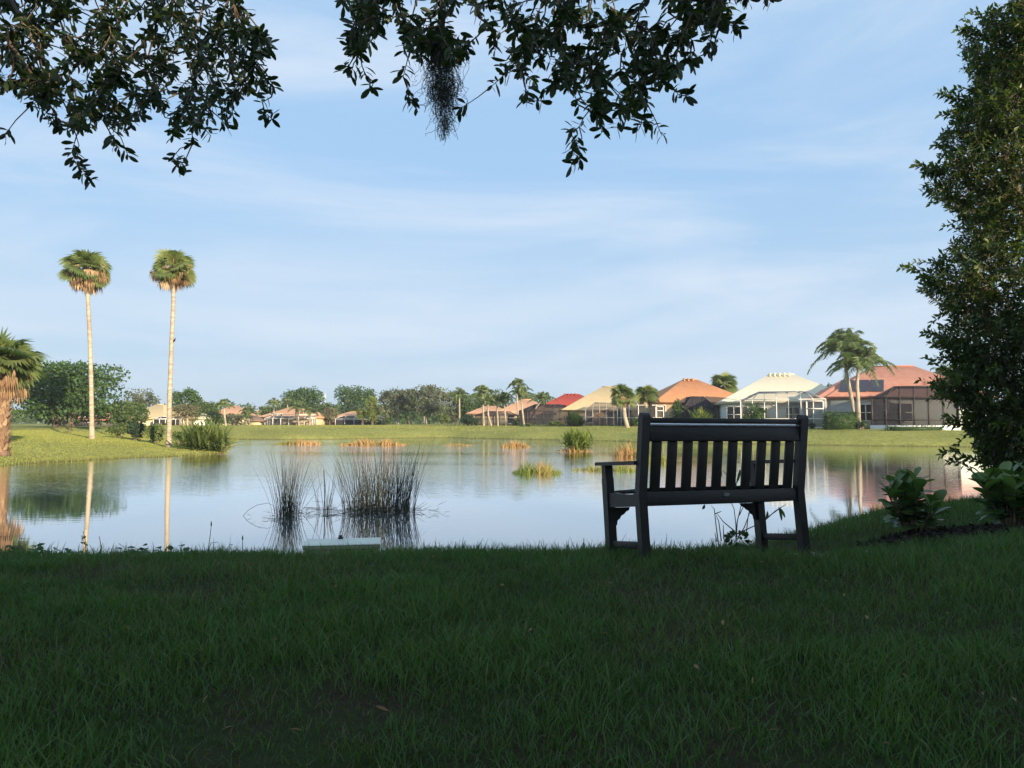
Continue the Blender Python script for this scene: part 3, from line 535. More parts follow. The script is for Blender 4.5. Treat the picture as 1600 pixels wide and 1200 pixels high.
T('small dark tree behind the dusty pink roof', 367, 12, 626, 176, 'bigtree', leaf=.40, nl=26, per=50, low=.1)
T('grey green low tree covering the foot of the dusty pink roof', 365, 24, 646, 118, 'greytree', leaf=.28, nl=40, per=50, low=.02)
T('low green tree between shed and pink roof', 335, 18, 645, 112, 'midtree', leaf=.26, nl=30, per=50, low=.02)
T('dark round domed tree standing tallest above the white screen frame', 472, 36, 604, 165, 'bigtree', leaf=.46, nl=90, per=65, low=.12, lump=.3)
T('green palm like mass of foliage above the small yellow roof', 420, 20, 632, 168, 'midtree', leaf=.42, nl=36, per=50, low=.08)
T('mixed green tree right of the tan pink roof', 512, 20, 628, 160, 'midtree', leaf=.42, nl=40, per=50, low=.05)
T('broad dark green tree towering over the low pink roof', 556, 36, 600, 172, 'bigtree', leaf=.46, nl=90, per=65, low=.14, lump=.3)
T('dry brownish small tree left of the low pink roof', 516, 14, 636, 148, 'drytree', leaf=.32, nl=26, per=45, low=.1)
T('bright yellow green young tree beside the broad dark tree', 582, 12, 617, 140, 'yellowtree', leaf=.32, nl=34, per=50, low=.12)
T('small yellow green tree hanging over the low pink roof', 566, 10, 637, 141, 'yellowtree', leaf=.28, nl=20, per=45, low=.35)
T('grey green oak with pale leaning trunk, left of a pair', 622, 30, 605, 140, 'greytree', leaf=.40, nl=70, per=60, low=.2, trunk='palebark', lump=.3)
T('grey green oak with two pale curved trunks, right of a pair', 668, 33, 601, 136, 'greytree', leaf=.40, nl=78, per=60, low=.2, trunk='palebark', stems=2, lump=.3)
T('dark tree behind the pair of grey green oaks', 640, 44, 622, 175, 'bigtree', leaf=.5, nl=60, per=55, low=.05)
T('mixed tree behind the first feathery palms', 712, 24, 608, 152, 'greytree', leaf=.42, nl=50, per=55, low=.05)
T('green tree behind the slender palm row', 768, 40, 608, 158, 'midtree', leaf=.44, nl=80, per=55, low=.03)
T('green tree low behind the leaning feathery palm', 850, 20, 619, 165, 'midtree', leaf=.42, nl=34, per=50, low=.05)
T('dark green tree filling the gap left of the slender palm row', 738, 24, 614, 150, 'bigtree', leaf=.40, nl=50, per=55, low=.03)
T('green tree crown behind the forked palm', 822, 24, 610, 168, 'midtree', leaf=.44, nl=50, per=55, low=.05)
T('olive tree top peeping between white and red tiled roofs', 1288, 16, 594, 118, 'midtree', leaf=.36, nl=30, per=50, low=.2)
T('dark tree behind the red tiled roof at its right end', 1500, 40, 572, 112, 'midtree', leaf=.4, nl=60, per=55, low=.05)
g = G()
for px in range(-420, 2100, 13):
    D = rng.uniform(230, 300); h = rng.uniform(630, 646); top = W(px, h, D); rx = rng.uniform(9, 16) / FPX * D
    z = gz1(top[0], D); crown_leaves(g, (top[0], D, (z + top[2]) / 2), (rx * 1.5, rx, (top[2] - z) * .52), 14, 36, 1.1, .5, dome=True)
tag(obj('distant_woods', g, M['midtree'], org=(0, 260, 1.3)), 'distant mass of green trees closing the view behind the houses', 'woods', kind='stuff')

# ------------------------------------------------------------------ shrubs and hedges across the water
sg = 'shrubs along the far shores'
S = lambda *a, **k: shrub('shrub', *a, group=sg, **k)
S('pale olive shrub at the left end of the bush row', 186, 24, 660, 60, 'bush', .16, 26, 55, lump=.4)
S('dark blue green shrub in the middle of the bush row', 212, 19, 658, 57, 'darkbush', .16, 26, 60)
S('mid green shrub left of the right tall palm trunk', 244, 20, 662, 54, 'bush', .16, 24, 55)
S('yellow green shrub right of the right tall palm trunk', 282, 18, 672, 54, 'bush', .15, 22, 50)
S('largest spiky green shrub at the tip of the grassy point', 322, 37, 656, 48, 'bush', nl=60, per=70, blade=True)
S('small rounded shrub at the water edge below the largest spiky one', 349, 9, 688, 47, 'bush', .10, 14, 45)
S('pale dry sapling before the biggest tree', 108, 7, 661, 72, 'drytree', .14, 10, 40)
S('dark bottle green shrub left of the dark enclosure', 734, 19, 648, 112, 'darkbush', .26, 26, 55)
S('yellow green shrub by the oak trunks near the shore', 691, 14, 646, 116, 'bush', .26, 20, 50)
S('small pale shrub beside the pale oak trunks', 606, 12, 652, 138, 'midtree', .3, 18, 45)
S('clipped yellow green shrub at the foot of the long dark enclosure, right', 867, 15, 658, 105, 'bush', .2, 18, 50)
S('clipped yellow green shrub at the foot of the long dark enclosure, left', 826, 8, 661, 107, 'bush', .2, 12, 45)
S('dark red leaved spiky shrub at the corner of the peach screen room', 900, 16, 645, 99, 'darkbush', nl=40, per=60, blade=True)
S('yellow stalked plant rising from the dark red leaved shrub', 898, 9, 640, 98, 'yellowtree', nl=20, per=40, blade=True)
S('rounded green shrub between the two white framed enclosures', 993, 11, 652, 92, 'hedge', .2, 18, 50)
S('bushy dark green shrub above the left part of the bench rail', 1057, 12, 624, 95, 'hedge', .24, 24, 55)
S('bright spiky palm like shrub above the bench rail', 1096, 14, 635, 84, 'yellowtree', nl=36, per=50, blade=True)
S('feathery grey green shrub inside reach of the white framed enclosure', 1178, 22, 628, 75, 'hedge', .2, 30, 55)
S('low dark shrub at the right foot of the bench rail view', 1268, 8, 660, 75, 'darkbush', .16, 12, 45)
S('small round green shrub right of the twin palm trunks', 1348, 6, 657, 72, 'hedge', .14, 12, 45)
S('dark shrub mass inside the large bronze enclosure', 1394, 30, 636, 73.5, 'darkbush', .2, 36, 60)
def hedge(label, p0, p1, ytop, D, mat, depth=1.2, n=1500, leaf=.14):
    A, B = W(p0, ytop, D), W(p1, ytop, D); z0 = min(gz1(A[0], D), gz1(B[0], D)); t = thing('hedge', label, 'hedge', ((A[0] + B[0]) / 2, D, z0), 'hedges before the far houses')
    w = B[0] - A[0]; h = A[2] - z0; P = rng.uniform(-1, 1, (n, 3)); k = rng.integers(0, 3, n); P[np.arange(n), k] = np.sign(P[np.arange(n), k]); P *= rng.uniform(.9, 1.03, (n, 1))
    Q = np.array([A[0] + w / 2, D, z0 + h / 2]) + P * np.array([w / 2, depth / 2, h / 2]); g = G().diamonds(Q, P + rng.normal(size=(n, 3)) * .7, leaf * rng.uniform(.7, 1.3, n), leaf * .6, rng.uniform(0, 1, n), N=P + rng.normal(size=(n, 3)) * .3)
    g.box((A[0] + w / 2, D, z0 + h / 2 - .05), (w * .88, depth * .86, h * .86), t=.05); obj('foliage', g, M[mat], t)
hedge('clipped dense green hedge left of the twin palm trunks', 1290, 1338, 645, 73, 'hedge', 1.4, 2600)
hedge('low dark hedge below the white framed peach screen room', 922, 988, 665, 103, 'darkbush', .9, 900)
hedge('low hedge along the foot of the long dark enclosure', 815, 882, 664, 109, 'hedge', .9, 900)
hedge('low dark hedge under the white roofed house', 1100, 1160, 655, 82, 'darkbush', .9, 900)
hedge('low hedge of small plants on the base wall of the bronze enclosure', 1385, 1490, 665.5, 69, 'hedge', .5, 700)
hedge('dark clipped hedge between dark enclosure and cream wall', 801, 812, 655, 112, 'darkbush', 1, 500, .2)
# far communications mast
p = W(508, 650, 420); q = W(508, 616, 420); t = thing('radio_mast', 'tiny white mast standing on the skyline between two dark trees', 'mast', (p[0], 420, 1.3))
g = G()
for a in range(3):
    o = np.array([math.cos(a * 2.1), math.sin(a * 2.1), 0]) * .5; g.bar(np.array([p[0], 420, 1.0]) + o * .6, q + o * .25, .10, .10)
for z in np.linspace(2, q[2], 9): g.box((p[0], 420, z), (.6, .6, .08))
obj('lattice', g, M['white'], t); obj('antenna', G().box(q + np.array([0, 0, -1.5]), (1.0, .7, 1.5)).tube([q, q + np.array([0, 0, 2.4])], [.1, .04], 5), M['white'], t)

# ------------------------------------------------------------------ reeds in the water
def reed_patch(label, p0, p1, yb, hpx, n, mat, lean=.35, name='reed_patch', wpx=1.1, deep=1.2, group='reed islands in the pond', bias=None, dens=2.0):
    D = G0((p0 + p1) / 2, yb)[1]; x0, x1 = W(p0, yb, D)[0], W(p1, yb, D)[0]; H = hpx / FPX * D; t = thing(name, label, 'reeds', ((x0 + x1) / 2, D, 0), group)
    u = rng.beta(1.2, 1.2, n); env = (1 - abs(2 * u - 1) ** 2.2) * (.6 + .4 * np.sin(u * 9 + p0) ** 2)
    P = np.stack([x0 + u * (x1 - x0), D + rng.normal(size=n) * deep * .5, np.full(n, -.08)], 1); h = H * env * rng.uniform(.35, 1.1, n) + .05
    ln = rng.normal(size=(n, 3)) * lean; ln[:, 2] = 0
    g = G().blades(P, ln, h, wpx / FPX * D * rng.uniform(.5, 1.1, n), np.clip((u if bias is None else bias(u)) + rng.normal(size=n) * .2, 0, 1), .15); obj('stalks', g, M[mat], t)
    # soft mat of rotting stems the stalks grow from
    m = 16; V = [[(x0 + x1) / 2, D, .05]] + [[(x0 + x1) / 2 + math.cos(a) * (x1 - x0) * .5 * rng.uniform(.85, 1), D + math.sin(a) * deep * rng.uniform(.7, 1), -.04] for a in np.arange(m) / m * 2 * np.pi]
    obj('root_mat', G().add(V, [[0, i + 1, (i + 1) % m + 1] for i in range(m)], .3), M['dryreed'], t); return t
reed_patch('orange reed island with green left end, leftmost before the far bank', 428, 505, 694, 12, 420, 'dryreed', wpx=1.6, bias=lambda u: .1 + u * 1.1)
reed_patch('longest orange reed island before the far bank', 526, 642, 695.5, 15, 600, 'dryreed', wpx=1.6, bias=lambda u: .7 + 0 * u)
reed_patch('thin sparse tan reed island right of the longest orange one', 690, 742, 696, 7, 160, 'dryreed', wpx=1.3, bias=lambda u: .6 + 0 * u)
reed_patch('small tan reed island left of the green spiky island', 780, 831, 698.5, 15, 320, 'dryreed', wpx=1.6, bias=lambda u: .75 + 0 * u)
reed_patch('tan dry grass ring at the foot of the green spiky island', 868, 928, 705, 12, 260, 'dryreed', wpx=1.5, bias=lambda u: .7 + 0 * u)
D_ = G0(903, 705)[1]; shrub('spiky_plant', 'tall yellow green spiky plant growing on an island in the pond', 902, 22, 668, D_, 'yellowtree', nl=40, per=60, blade=True, zb=.05, cat='plant')
reed_patch('rust orange reed clump by the left bench post', 958, 1006, 713, 30, 460, 'dryreed', wpx=1.4, bias=lambda u: .85 - .5 * (u > .55))
reed_patch('greenish reed clump seen through the first bench slats', 1004, 1050, 723, 26, 260, 'greenreed', wpx=1.4, bias=lambda u: .5 + 0 * u)
reed_patch('nearest green and orange reed island left of the bench arm', 797, 882, 740, 31, 700, 'greenreed', .45, wpx=1.2, bias=lambda u: .15 + .75 * np.exp(-((u - .6) / .22) ** 2))
reed_patch('low yellow green grass island behind the bench arm', 884, 1010, 735, 17, 700, 'greenreed', .4, wpx=1.2, bias=lambda u: .45 + .2 * np.exp(-((u - .25) / .2) ** 2))
def rush_clump(label, clusters, yb, n, H, extra=(), single=False):
    D = G0(sum(c[0] for c in clusters) / len(clusters), yb)[1]; x = W(clusters[0][0], yb, D)[0]; t = thing('rush_clump', label, 'rushes', (x, D, 0), 'dark rushes standing in the near water')
    g = G()
    for (cx, hw, share, h0) in clusters:
        m = int(n * share); X0 = W(cx, yb, D)[0]; r = hw / FPX * D; u = np.clip(rng.normal(size=m) * .5, -1, 1)
        for i in range(m):
            b = np.array([X0 + u[i] * r, D + rng.normal() * r * .35, -.1]); h = H * h0 * rng.uniform(.3, 1.0) ** .7
            le = np.array([u[i] * .24 + rng.normal() * .10, rng.normal() * .12, 0]); k = np.linspace(0, 1, 5)[:, None]
            pts = b + np.array([0, 0, h]) * k + le * h * k ** 1.5
            if rng.random() < .10: j = rng.uniform(.35, .8); pts[3:] = pts[2] + (pts[3:] - pts[2]) * np.array([1, 1, -.5]) + np.array([rng.normal() * .08, 0, 0])
            g.tube(pts, np.array([.0042, .0042, .0036, .0028, .0012]) * rng.uniform(.7, 1.25), 3, np.clip(rng.beta(1.4, 2.2) + .25 * (h < .5 * H), 0, 1), cap=False)
            if single: obj('stalk', g, M['reed'], t); g = G()
    for pts, r in extra: g.tube([W(a, b, D) for a, b in pts], r, 4, .3, cap=False)
    obj('stalk' if single else 'stalks', g, M['reed'], t)
    # seed tufts at some tips and broken litter floating round the base
    gl = G(); m = n
    P = np.stack([x + rng.normal(size=m) * clusters[0][1] / FPX * D * .9, D + rng.normal(size=m) * .35, rng.uniform(0, .05, m)], 1); a = rng.uniform(0, 6.28, m)
    gl.diamonds(P, np.stack([np.cos(a), np.sin(a) * .5, rng.uniform(-.05, .5, m)], 1), rng.uniform(.08, .35, m), .008, rng.uniform(.2, .9, m)); obj('dead_stems', gl, M['reed'], t); return t
rush_clump('left and slimmer clump of dark rushes with one stalk arching down to the water', [(449, 17, 1, .97)], 806, 130, 1.5, [([(430, 803), (428, 790), (418, 786), (402, 789), (388, 797), (380, 806)], .004)])
rush_clump('right and widest clump of dark rushes behind the green box', [(592, 42, .55, 1.0), (560, 22, .2, .85), (622, 24, .25, 1.05)], 800, 420, 1.52, [([(646, 797), (655, 790), (664, 784)], .003)])
rush_clump('few thin dark rushes standing between the two clumps', [(507, 16, 1, .8)], 800, 22, 1.4, [([(508, 828), (507, 760), (506, 734)], .009), ([(468, 803), (490, 775), (504, 752)], .004)], True)
# broken stems and litter floating between the clumps
g = G(); P = []
for i in range(46):
    px, py = rng.uniform(465, 560), rng.choice([796, 799, 803, 783, 806]) + rng.normal() * 1.0; a, b = G0(px, py); P.append((a, b, .012))
a = rng.normal(size=46) * .25; g.diamonds(np.array(P), np.stack([np.cos(a), np.sin(a), 0 * a], 1), rng.uniform(.1, .45, 46), rng.uniform(.015, .05, 46), rng.uniform(0, .6, 46), N=np.tile([0, 0, 1.], (46, 1)) + rng.normal(size=(46, 3)) * .1)
tag(obj('floating_litter', g, M['reed'], org=(-4, 16, 0)), 'dark broken stems floating on the water between the rush clumps', 'litter', kind='stuff')

# ------------------------------------------------------------------ bench on the near bank
BP = np.array([1.371, 4.921, 1.048]); yw, pt, rl = R(20.23), R(-7.24), R(.45)
Rx_ = np.array([[1, 0, 0], [0, math.cos(pt), -math.sin(pt)], [0, math.sin(pt), math.cos(pt)]]); Ry_ = np.array([[math.cos(rl), 0, math.sin(rl)], [0, 1, 0], [-math.sin(rl), 0, math.cos(rl)]])
BM = rotz(yw) @ Rx_ @ Ry_
BW, BD, REC = 1.199 / 2, .43, .114
bench = thing('park_bench', 'dark brown slatted garden bench seen from behind, standing on the shaded grass bank', 'bench', BP)
def bobj(name, g, mat, parent=bench):
    g.V = [v @ BM.T + BP for v in g.V]; o = obj(name, g, M[mat], parent)
    b = o.modifiers.new('edge', 'BEVEL'); b.width = .004; b.segments = 2; b.limit_method = 'ANGLE'; return o
X_, Y_, Z_ = np.eye(3)
def yb(z): return -REC * max(0, z - .40) / .50
for sx in (-1, 1):
    x = sx * BW; hw = .028
    arc = [(yb(.865) + hw * math.cos(a), .868 + .034 * math.sin(a)) for a in np.linspace(0, math.pi, 9)]
    ol = [(-hw, -.14), (hw, -.14), (hw, .40)] + arc + [(-hw, .40)]
    bobj('back_leg', G().prism(ol, (x, 0, 0), Y_, Z_, X_, .056), 'bench')
    ol = [(BD - .03, -.16), (BD + .03, -.16), (BD + .034, .52), (BD + .027, .545), (BD + .027, .617), (BD - .027, .617), (BD - .027, .545), (BD - .034, .52)]
    bobj('front_leg', G().prism(ol, (x, 0, 0), Y_, Z_, X_, .056), 'bench')
    ol = [(hw + .001, .338), (BD - .035, .338), (BD - .035, .432), (BD - .10, .432), (BD - .20, .418), (.12, .410), (.06, .412), (hw + .001, .420)]
    bobj('side_rail', G().prism(ol, (x, 0, 0), Y_, Z_, X_, .034), 'bench')
    y0 = yb(.62) + .028; ol = [(y0, .588), (BD + .085, .622), (BD + .091, .627), (BD + .091, .639), (BD + .085, .645), (y0, .612)]
    bobj('armrest', G().prism(ol, (x + sx * .006, 0, 0), Y_, Z_, X_, .078), 'bench')
    bobj('stretcher', G().box((x, BD / 2, .098), (.03, BD - .068, .044)), 'bench')
    br = [(0, 0), (.115, 0), (.108, -.020), (.085, -.030), (.070, -.045), (.048, -.055), (.035, -.075), (.018, -.085), (.012, -.115), (0, -.12)]
    bobj('corner_bracket', G().prism([(-sx * p, q) for p, q in br], (x - sx * .032, BD, .336), X_, Z_, Y_, .028), 'bench')
bobj('rear_rail', G().box((0, 0, .379), (2 * BW - .066, .036, .083)), 'bench')
bobj('front_rail', G().box((0, BD, .379), (2 * BW - .064, .034, .083)), 'bench')
g = G()
for k in range(5): g.box((0, .055 + k * .088, .4355), (2 * BW - .07, .076, .022))
bobj('seat', g, 'bench')
g = G(); zs = (.420, .727)
for k in range(10):
    x = -.505 + 1.01 * k / 9; a, b = np.array([x, yb(zs[0]), zs[0]]), np.array([x, yb(zs[1]), zs[1]]); g.bar(a, b, .067, .019, up=(0, 1, 0))
bobj('backrest_slats', g, 'bench')
def rail(z0, z1, th, off=0): return G().bar((-BW + .034, yb((z0 + z1) / 2) + off, (z0 + z1) / 2), (BW - .034, yb((z0 + z1) / 2) + off, (z0 + z1) / 2), th, z1 - z0)
bobj('top_rail', rail(.727, .823, .034), 'bench'); bobj('top_cap', rail(.8403, .870, .036, .004), 'bench')
q = yb(.83); bobj('highlight_strip', G().prism([(q - .019, .8238), (q + .020, .8238), (q + .020, .8400)], (0, 0, 0), Y_, Z_, X_, 2 * BW - .062), 'highlight_rivet')  # added bright strip standing in for the sky highlight along the rail ledge
th = np.arange(16) / 16 * 2 * np.pi
bobj('badge', G().prism([(.024 * math.cos(a), .012 * math.sin(a)) for a in th], (0.012, -.0205, .392), X_, Z_, Y_, .004), 'badge')

# pale concrete slab half sunk in the grass under the right end
a = gz1(1.93, 5.05); slab = obj('concrete_slab', G().box((1.93, 5.10, a - .002), (.34, .26, .05), rz=yw), M['concrete'], org=(1.93, 5.1, a))
tag(slab, 'thin pale concrete slab sunk in the grass under the right legs of the bench', 'slab')

# utility box beyond the crest
bx = np.array([-1.43, 6.56, .895]); rb_ = R(9); Rb = rotz(rb_)
ub = thing('utility_box', 'low pale green utility box half hidden behind the grass crest', 'utility box', (bx[0], bx[1], .55))
bp_ = lambda a, b, z: bx + Rb @ np.array([a, b, z])
def bevel(o, w): m = o.modifiers.new('edge', 'BEVEL'); m.width = w; m.segments = 2; m.limit_method = 'ANGLE'
bevel(obj('body', G().box(bp_(0, 0, -.195), (.60, .33, .30), rb_), M['boxbody'], ub), .006)
V = [bp_(a * .315, b * .18, z) for z, (a, b) in [(-.010, (-1, -1)), (-.010, (1, -1)), (-.010, (1, 1)), (-.010, (-1, 1))]] + [bp_(a * .312, b * .178, .0) for a, b in ((-1, -1), (1, -1), (1, 1), (-1, 1))]
lid = obj('lid', G().add(V, [[3, 2, 1, 0], [4, 5, 6, 7], [0, 1, 5, 4], [1, 2, 6, 5], [2, 3, 7, 6], [3, 0, 4, 7]]), M['boxlid'], ub); bevel(lid, .004)
obj('lid_knob', G().lathe(bp_(-.03, .15, 0), [(.022, 0), (.022, .012), (.014, .016), (.014, .03), (0, .031)], 12), M['black'], lid)
g = G().box(bp_(-.03, -.176, -.085), (.07, .012, .05), rb_); g.box(bp_(-.03, -.186, -.07), (.035, .014, .03), rb_); obj('latch', g, M['black'], ub); bevel(obj('lip', G().box(bp_(0, 0, -.026), (.622, .352, .031), rb_), M['boxbody'], ub), .003)
obj('rivet', G().lathe(bp_(.12, -.171, -.075), [(.009, 0), (.009, .008), (0, .009)], 10), M['highlight_rivet'], ub)

# ------------------------------------------------------------------ mulch bed, clusia shrubs
MC = np.array([3.22, 5.2]); MR = np.array([.86, .44])
def inbed(x, y): return ((x - MC[0]) / MR[0]) ** 2 + ((y - MC[1]) / MR[1]) ** 2
g = G(); n = 5200; a = rng.uniform(0, 6.283, n); r = np.sqrt(rng.uniform(0, 1, n)) * (1.02 + .06 * np.sin(a * 5)); px_, py_ = MC[0] + np.cos(a) * r * MR[0], MC[1] + np.sin(a) * r * MR[1]
pz = gz(px_, py_) + .025 * (1 - np.minimum(1, r) ** 2) + rng.uniform(.002, .022, n); d = rng.normal(size=(n, 3)); d[:, 2] *= .35
g.diamonds(np.stack([px_, py_, pz], 1), d, rng.uniform(.02, .055, n), rng.uniform(.008, .022, n), rng.uniform(0, 1, n), N=np.tile([0, 0, 1.], (n, 1)) + rng.normal(size=(n, 3)) * .4)
th = np.arange(28) / 28 * 6.283; V = [[MC[0], MC[1], gz1(*MC) + .02]] + [[MC[0] + math.cos(q) * k * MR[0], MC[1] + math.sin(q) * k * MR[1], gz1(MC[0] + math.cos(q) * k * MR[0], MC[1] + math.sin(q) * k * MR[1]) + h] for k, h in ((.5, .018), (1.03, .006)) for q in th]
g.add(V, [[0, i + 1, (i + 1) % 28 + 1] for i in range(28)]); g.add(V, [[i + 1, i + 29, (i + 1) % 28 + 29, (i + 1) % 28 + 1] for i in range(28)])
tag(obj('mulch', g, M['mulch'], org=(MC[0], MC[1], gz1(*MC))), 'dark brown mulch bed under the two paddle leaved shrubs', 'mulch', kind='stuff')
PADDLE = ((0, .05), (.15, .22), (.4, .72), (.65, .98), (.82, .95), (.94, .65), (1, .18))
def clusia(label, x, y, wd, ht, nst, seed):
    r0 = np.random.default_rng(seed); z = gz1(x, y) - .05; t = thing('paddle_leaf_shrub', label, 'shrub', (x, y, z), 'paddle leaved shrubs in the mulch bed'); g, gs = G(), G()
    for k in range(nst):
        a = k / nst * 6.283 + r0.normal() * .4; sp = r0.uniform(.15, 1) * wd * .34; e = np.array([x + math.cos(a) * sp, y + math.sin(a) * sp * .8, z + ht * (r0.uniform(.45, .78) if k else .82)])
        pts = [np.array([x, y, z - .03]), np.array([x + math.cos(a) * sp * .45, y + math.sin(a) * sp * .4, z + (e[2] - z) * .45]), e]; gs.tube(pts, [.011, .008, .005], 5)
        for j in range(5):
            f = .12 + .88 * j / 4; p = pts[1] * (1 - f) + e * f
            for s in (0, 1):
                aa = j * 1.57 + s * 3.14 + r0.normal() * .3; el = .05 + 1.0 * f + r0.normal() * .2 if j < 4 else 1.0 + r0.normal() * .25
                D = np.array([math.cos(aa) * math.cos(el), math.sin(aa) * math.cos(el), math.sin(el)]); N = np.array([-math.cos(aa) * math.sin(el), -math.sin(aa) * math.sin(el), math.cos(el)]) + r0.normal(size=3) * .25
                L = r0.uniform(.095, .15); g.leaves([p], [D], [N], L, L * r0.uniform(.60, .74), PADDLE, .10, .22, float(np.clip(.25 + .5 * f * r0.uniform(.3, 1.3), 0, 1)))
    obj('foliage', g, M['clusia'], t, smooth=True); obj('stem', gs, M['twig'], t)
clusia('paddle leaved shrub nearer the bench, round green leaves above dark mulch', 2.80, 5.42, .62, .55, 17, 3)
clusia('paddle leaved shrub at the right edge with the bigger yellow green leaves', 3.36, 5.20, .82, .52, 24, 9)

# ------------------------------------------------------------------ tall leafy tree at the right edge
prof = np.array([(0, 1590), (15, 1560), (40, 1515), (70, 1502), (85, 1520), (112, 1518), (135, 1496), (160, 1472), (200, 1482), (240, 1462), (262, 1434), (285, 1458), (330, 1482), (370, 1488), (400, 1452), (440, 1440), (475, 1455), (520, 1447), (560, 1468), (600, 1456), (640, 1482), (690, 1502), (715, 1494), (745, 1516), (775, 1545), (820, 1600)], float)
TD = 7.25; bz = gz1(4.9, TD + .3); rt = thing('leafy_tree', 'tall dense small leaved tree filling the right edge, sunlit only near its top', 'tree', (4.95, TD + .3, bz))
g, gt = G(), G()
def left_edge(z):
    py = 660 - (z - HC) / TD * FPX
    return (np.interp(py, prof[:, 0], prof[:, 1]) - 800) / FPX * TD if py > -20 else 4.75 + (z - 5.9) * .55
cls = []
for i in range(13000):
    z = rng.uniform(bz + .12, 6.9); xl = left_edge(z) + .10 * math.sin(z * 9.1) * math.cos(z * 3.7 + 1) + .02; Wd = 3.3 if z < 5 else 3.3 - (z - 5) * .8; xc = xl + Wd / 2
    k = rng.uniform(-1, 1); k = np.sign(k) * abs(k) ** .55; x = xc + k * Wd / 2; hy = 1.25 * math.sqrt(max(.03, 1 - k * k)); v = rng.uniform(-1, 1); v = np.sign(v) * abs(v) ** .5; y = TD + .3 + v * hy
    if z > 2.6 and abs(k) > .86 and k < 0 and rng.random() < .4: continue
    if rng.random() < (.24 if z > 3 else .08) * (.5 + .5 * math.sin(z * 5.3 + x * 4) * math.cos(y * 4 + z * 2)): continue
    x += (xl + .10) * (y / TD - 1) + .10; dc = unit(np.array([k, (y - TD - .3) * 1.1, .35])); cls.append((x, y, z, dc))
for x, y, z, dc in cls:
    ax = unit(dc + rng.normal(size=3) * .5); n = rng.integers(9, 15); L = rng.uniform(.10, .24); k = np.linspace(.1, 1, n)[:, None]
    p0 = np.array([x, y, z]) - ax * L * .7; P = p0 + ax * L * k; s1 = unit(np.cross(ax, rng.normal(size=3))); s2 = np.cross(ax, s1); a = np.arange(n) * 2.4 + rng.normal(size=n) * .4
    Dv = unit(ax * .55 + np.cos(a)[:, None] * s1 + np.sin(a)[:, None] * s2); hi = np.clip((z - 3.6) / 2.2, 0, 1)
    ln = rng.uniform(.044, .076, n); g.leaves(P, Dv, np.array([0, 0, 1.]) + rng.normal(size=(n, 3)) * .5, ln, ln * rng.uniform(.36, .48, n), ((0, .1), (.5, 1), (1, .08)), .15, .15, np.clip(rng.beta(2, 4) + rng.normal(size=n) * .1 + (.2 if rng.random() < .12 else 0), 0, 1))
    gt.tube([p0 - ax * .06, p0 + ax * L], [.004, .002], 3, cap=False)
# stray sprays reaching out to the left
SPR = []
for i in range(46):
    py = rng.uniform(20, 720); ex = np.interp(py, prof[:, 0], prof[:, 1]) + rng.uniform(2, 26); l = rng.uniform(18, 42); a = rng.normal() * .5; SPR.append([(ex + 30, py + 8), (ex + 6, py), (ex + 6 - l * math.cos(a), py - l * math.sin(a) - 3)])
for sp in SPR + [[(1455, 425), (1428, 421), (1408, 418)], [(1470, 265), (1448, 262), (1432, 256)], [(1500, 160), (1482, 152), (1470, 146)], [(1500, 705), (1478, 704), (1470, 712)], [(1530, 60), (1512, 45), (1504, 52)], [(1520, 735), (1498, 722), (1482, 722)], [(1475, 530), (1455, 522), (1443, 520)]]:
    P = np.array([W(a, b, TD) for a, b in sp]); k = np.linspace(0, 1, 12)[:, None]; q = np.concatenate([P[0] + (P[1] - P[0]) * k * 1.0, P[1] + (P[2] - P[1]) * k]); n = len(q); gt.tube(P, [.004, .003, .0015], 4, cap=False)
    a = np.arange(n) * 2.4; Dv = unit((P[2] - P[0]) * 2 + np.stack([0 * a, np.cos(a), np.sin(a)], 1) * .6); g.leaves(q, Dv, rng.normal(size=(n, 3)), .062, .03, ((0, .1), (.5, 1), (1, .08)), .15, .1, rng.uniform(.2, .8, n))
obj('crown', g, M['shrubtree'], rt); obj('twigs', gt, M['twig'], rt)
g = G()
for k in range(6):
    e = np.array([5.5 + rng.uniform(-.9, 1.2), TD + .3 + rng.uniform(-.6, .6), rng.uniform(3.5, 6)]); m = np.array([5.5 + (e[0] - 5.5) * .4, TD + .3, bz + (e[2] - bz) * .45]); g.tube([(5.5 + rng.uniform(-.2, .2), TD + .3, bz - .1), m, e], [.09, .06, .015], 7)
    for j in range(5):
        f = rng.uniform(.2, .95); p = m * (1 - f) + e * f; g.tube([p, p + np.array([rng.uniform(-.15, .8), rng.uniform(-.6, .4), rng.uniform(.1, .6)])], [.018, .006], 5)
obj('trunk', g, M['twig'], rt)

# ------------------------------------------------------------------ live oak overhead
ob = np.array([-5.6, -2.6, gz1(-5.6, -2.6)]); oak = thing('oak_tree', 'large oak whose dark leafy branches hang into the top of the view', 'tree', ob)
botL = np.array([(-260, 120), (-120, 170), (0, 165), (40, 150), (75, 195), (105, 222), (140, 222), (165, 205), (190, 225), (215, 188), (240, 180), (258, 190), (275, 232), (300, 215), (330, 200), (362, 195), (378, 165), (400, 140), (415, 165), (428, 120)], float)
botC = np.array([(538, 5), (545, 100), (575, 92), (600, 70), (622, 100), (645, 118), (668, 95), (700, 120), (730, 95), (760, 100), (775, 120), (800, 135), (822, 150), (850, 150), (885, 150), (905, 190), (940, 195), (985, 195), (1025, 180), (1040, 140), (1070, 115), (1098, 95), (1118, 72), (1135, 30), (1165, 15), (1180, 0)], float)
ros = []
def fillm(bot, n, d0, d1, keep, xmaxf):
    c = 0
    while c < n:
        x = rng.uniform(bot[0, 0], bot[-1, 0]); yb_ = np.interp(x, bot[:, 0], bot[:, 1]); y = rng.uniform(-70, yb_ - 8)
        if x > xmaxf(y) or rng.random() > keep(x, y): continue
        ros.append(np.append(W(x, y, rng.uniform(d0, d1)), 1)); c += 1
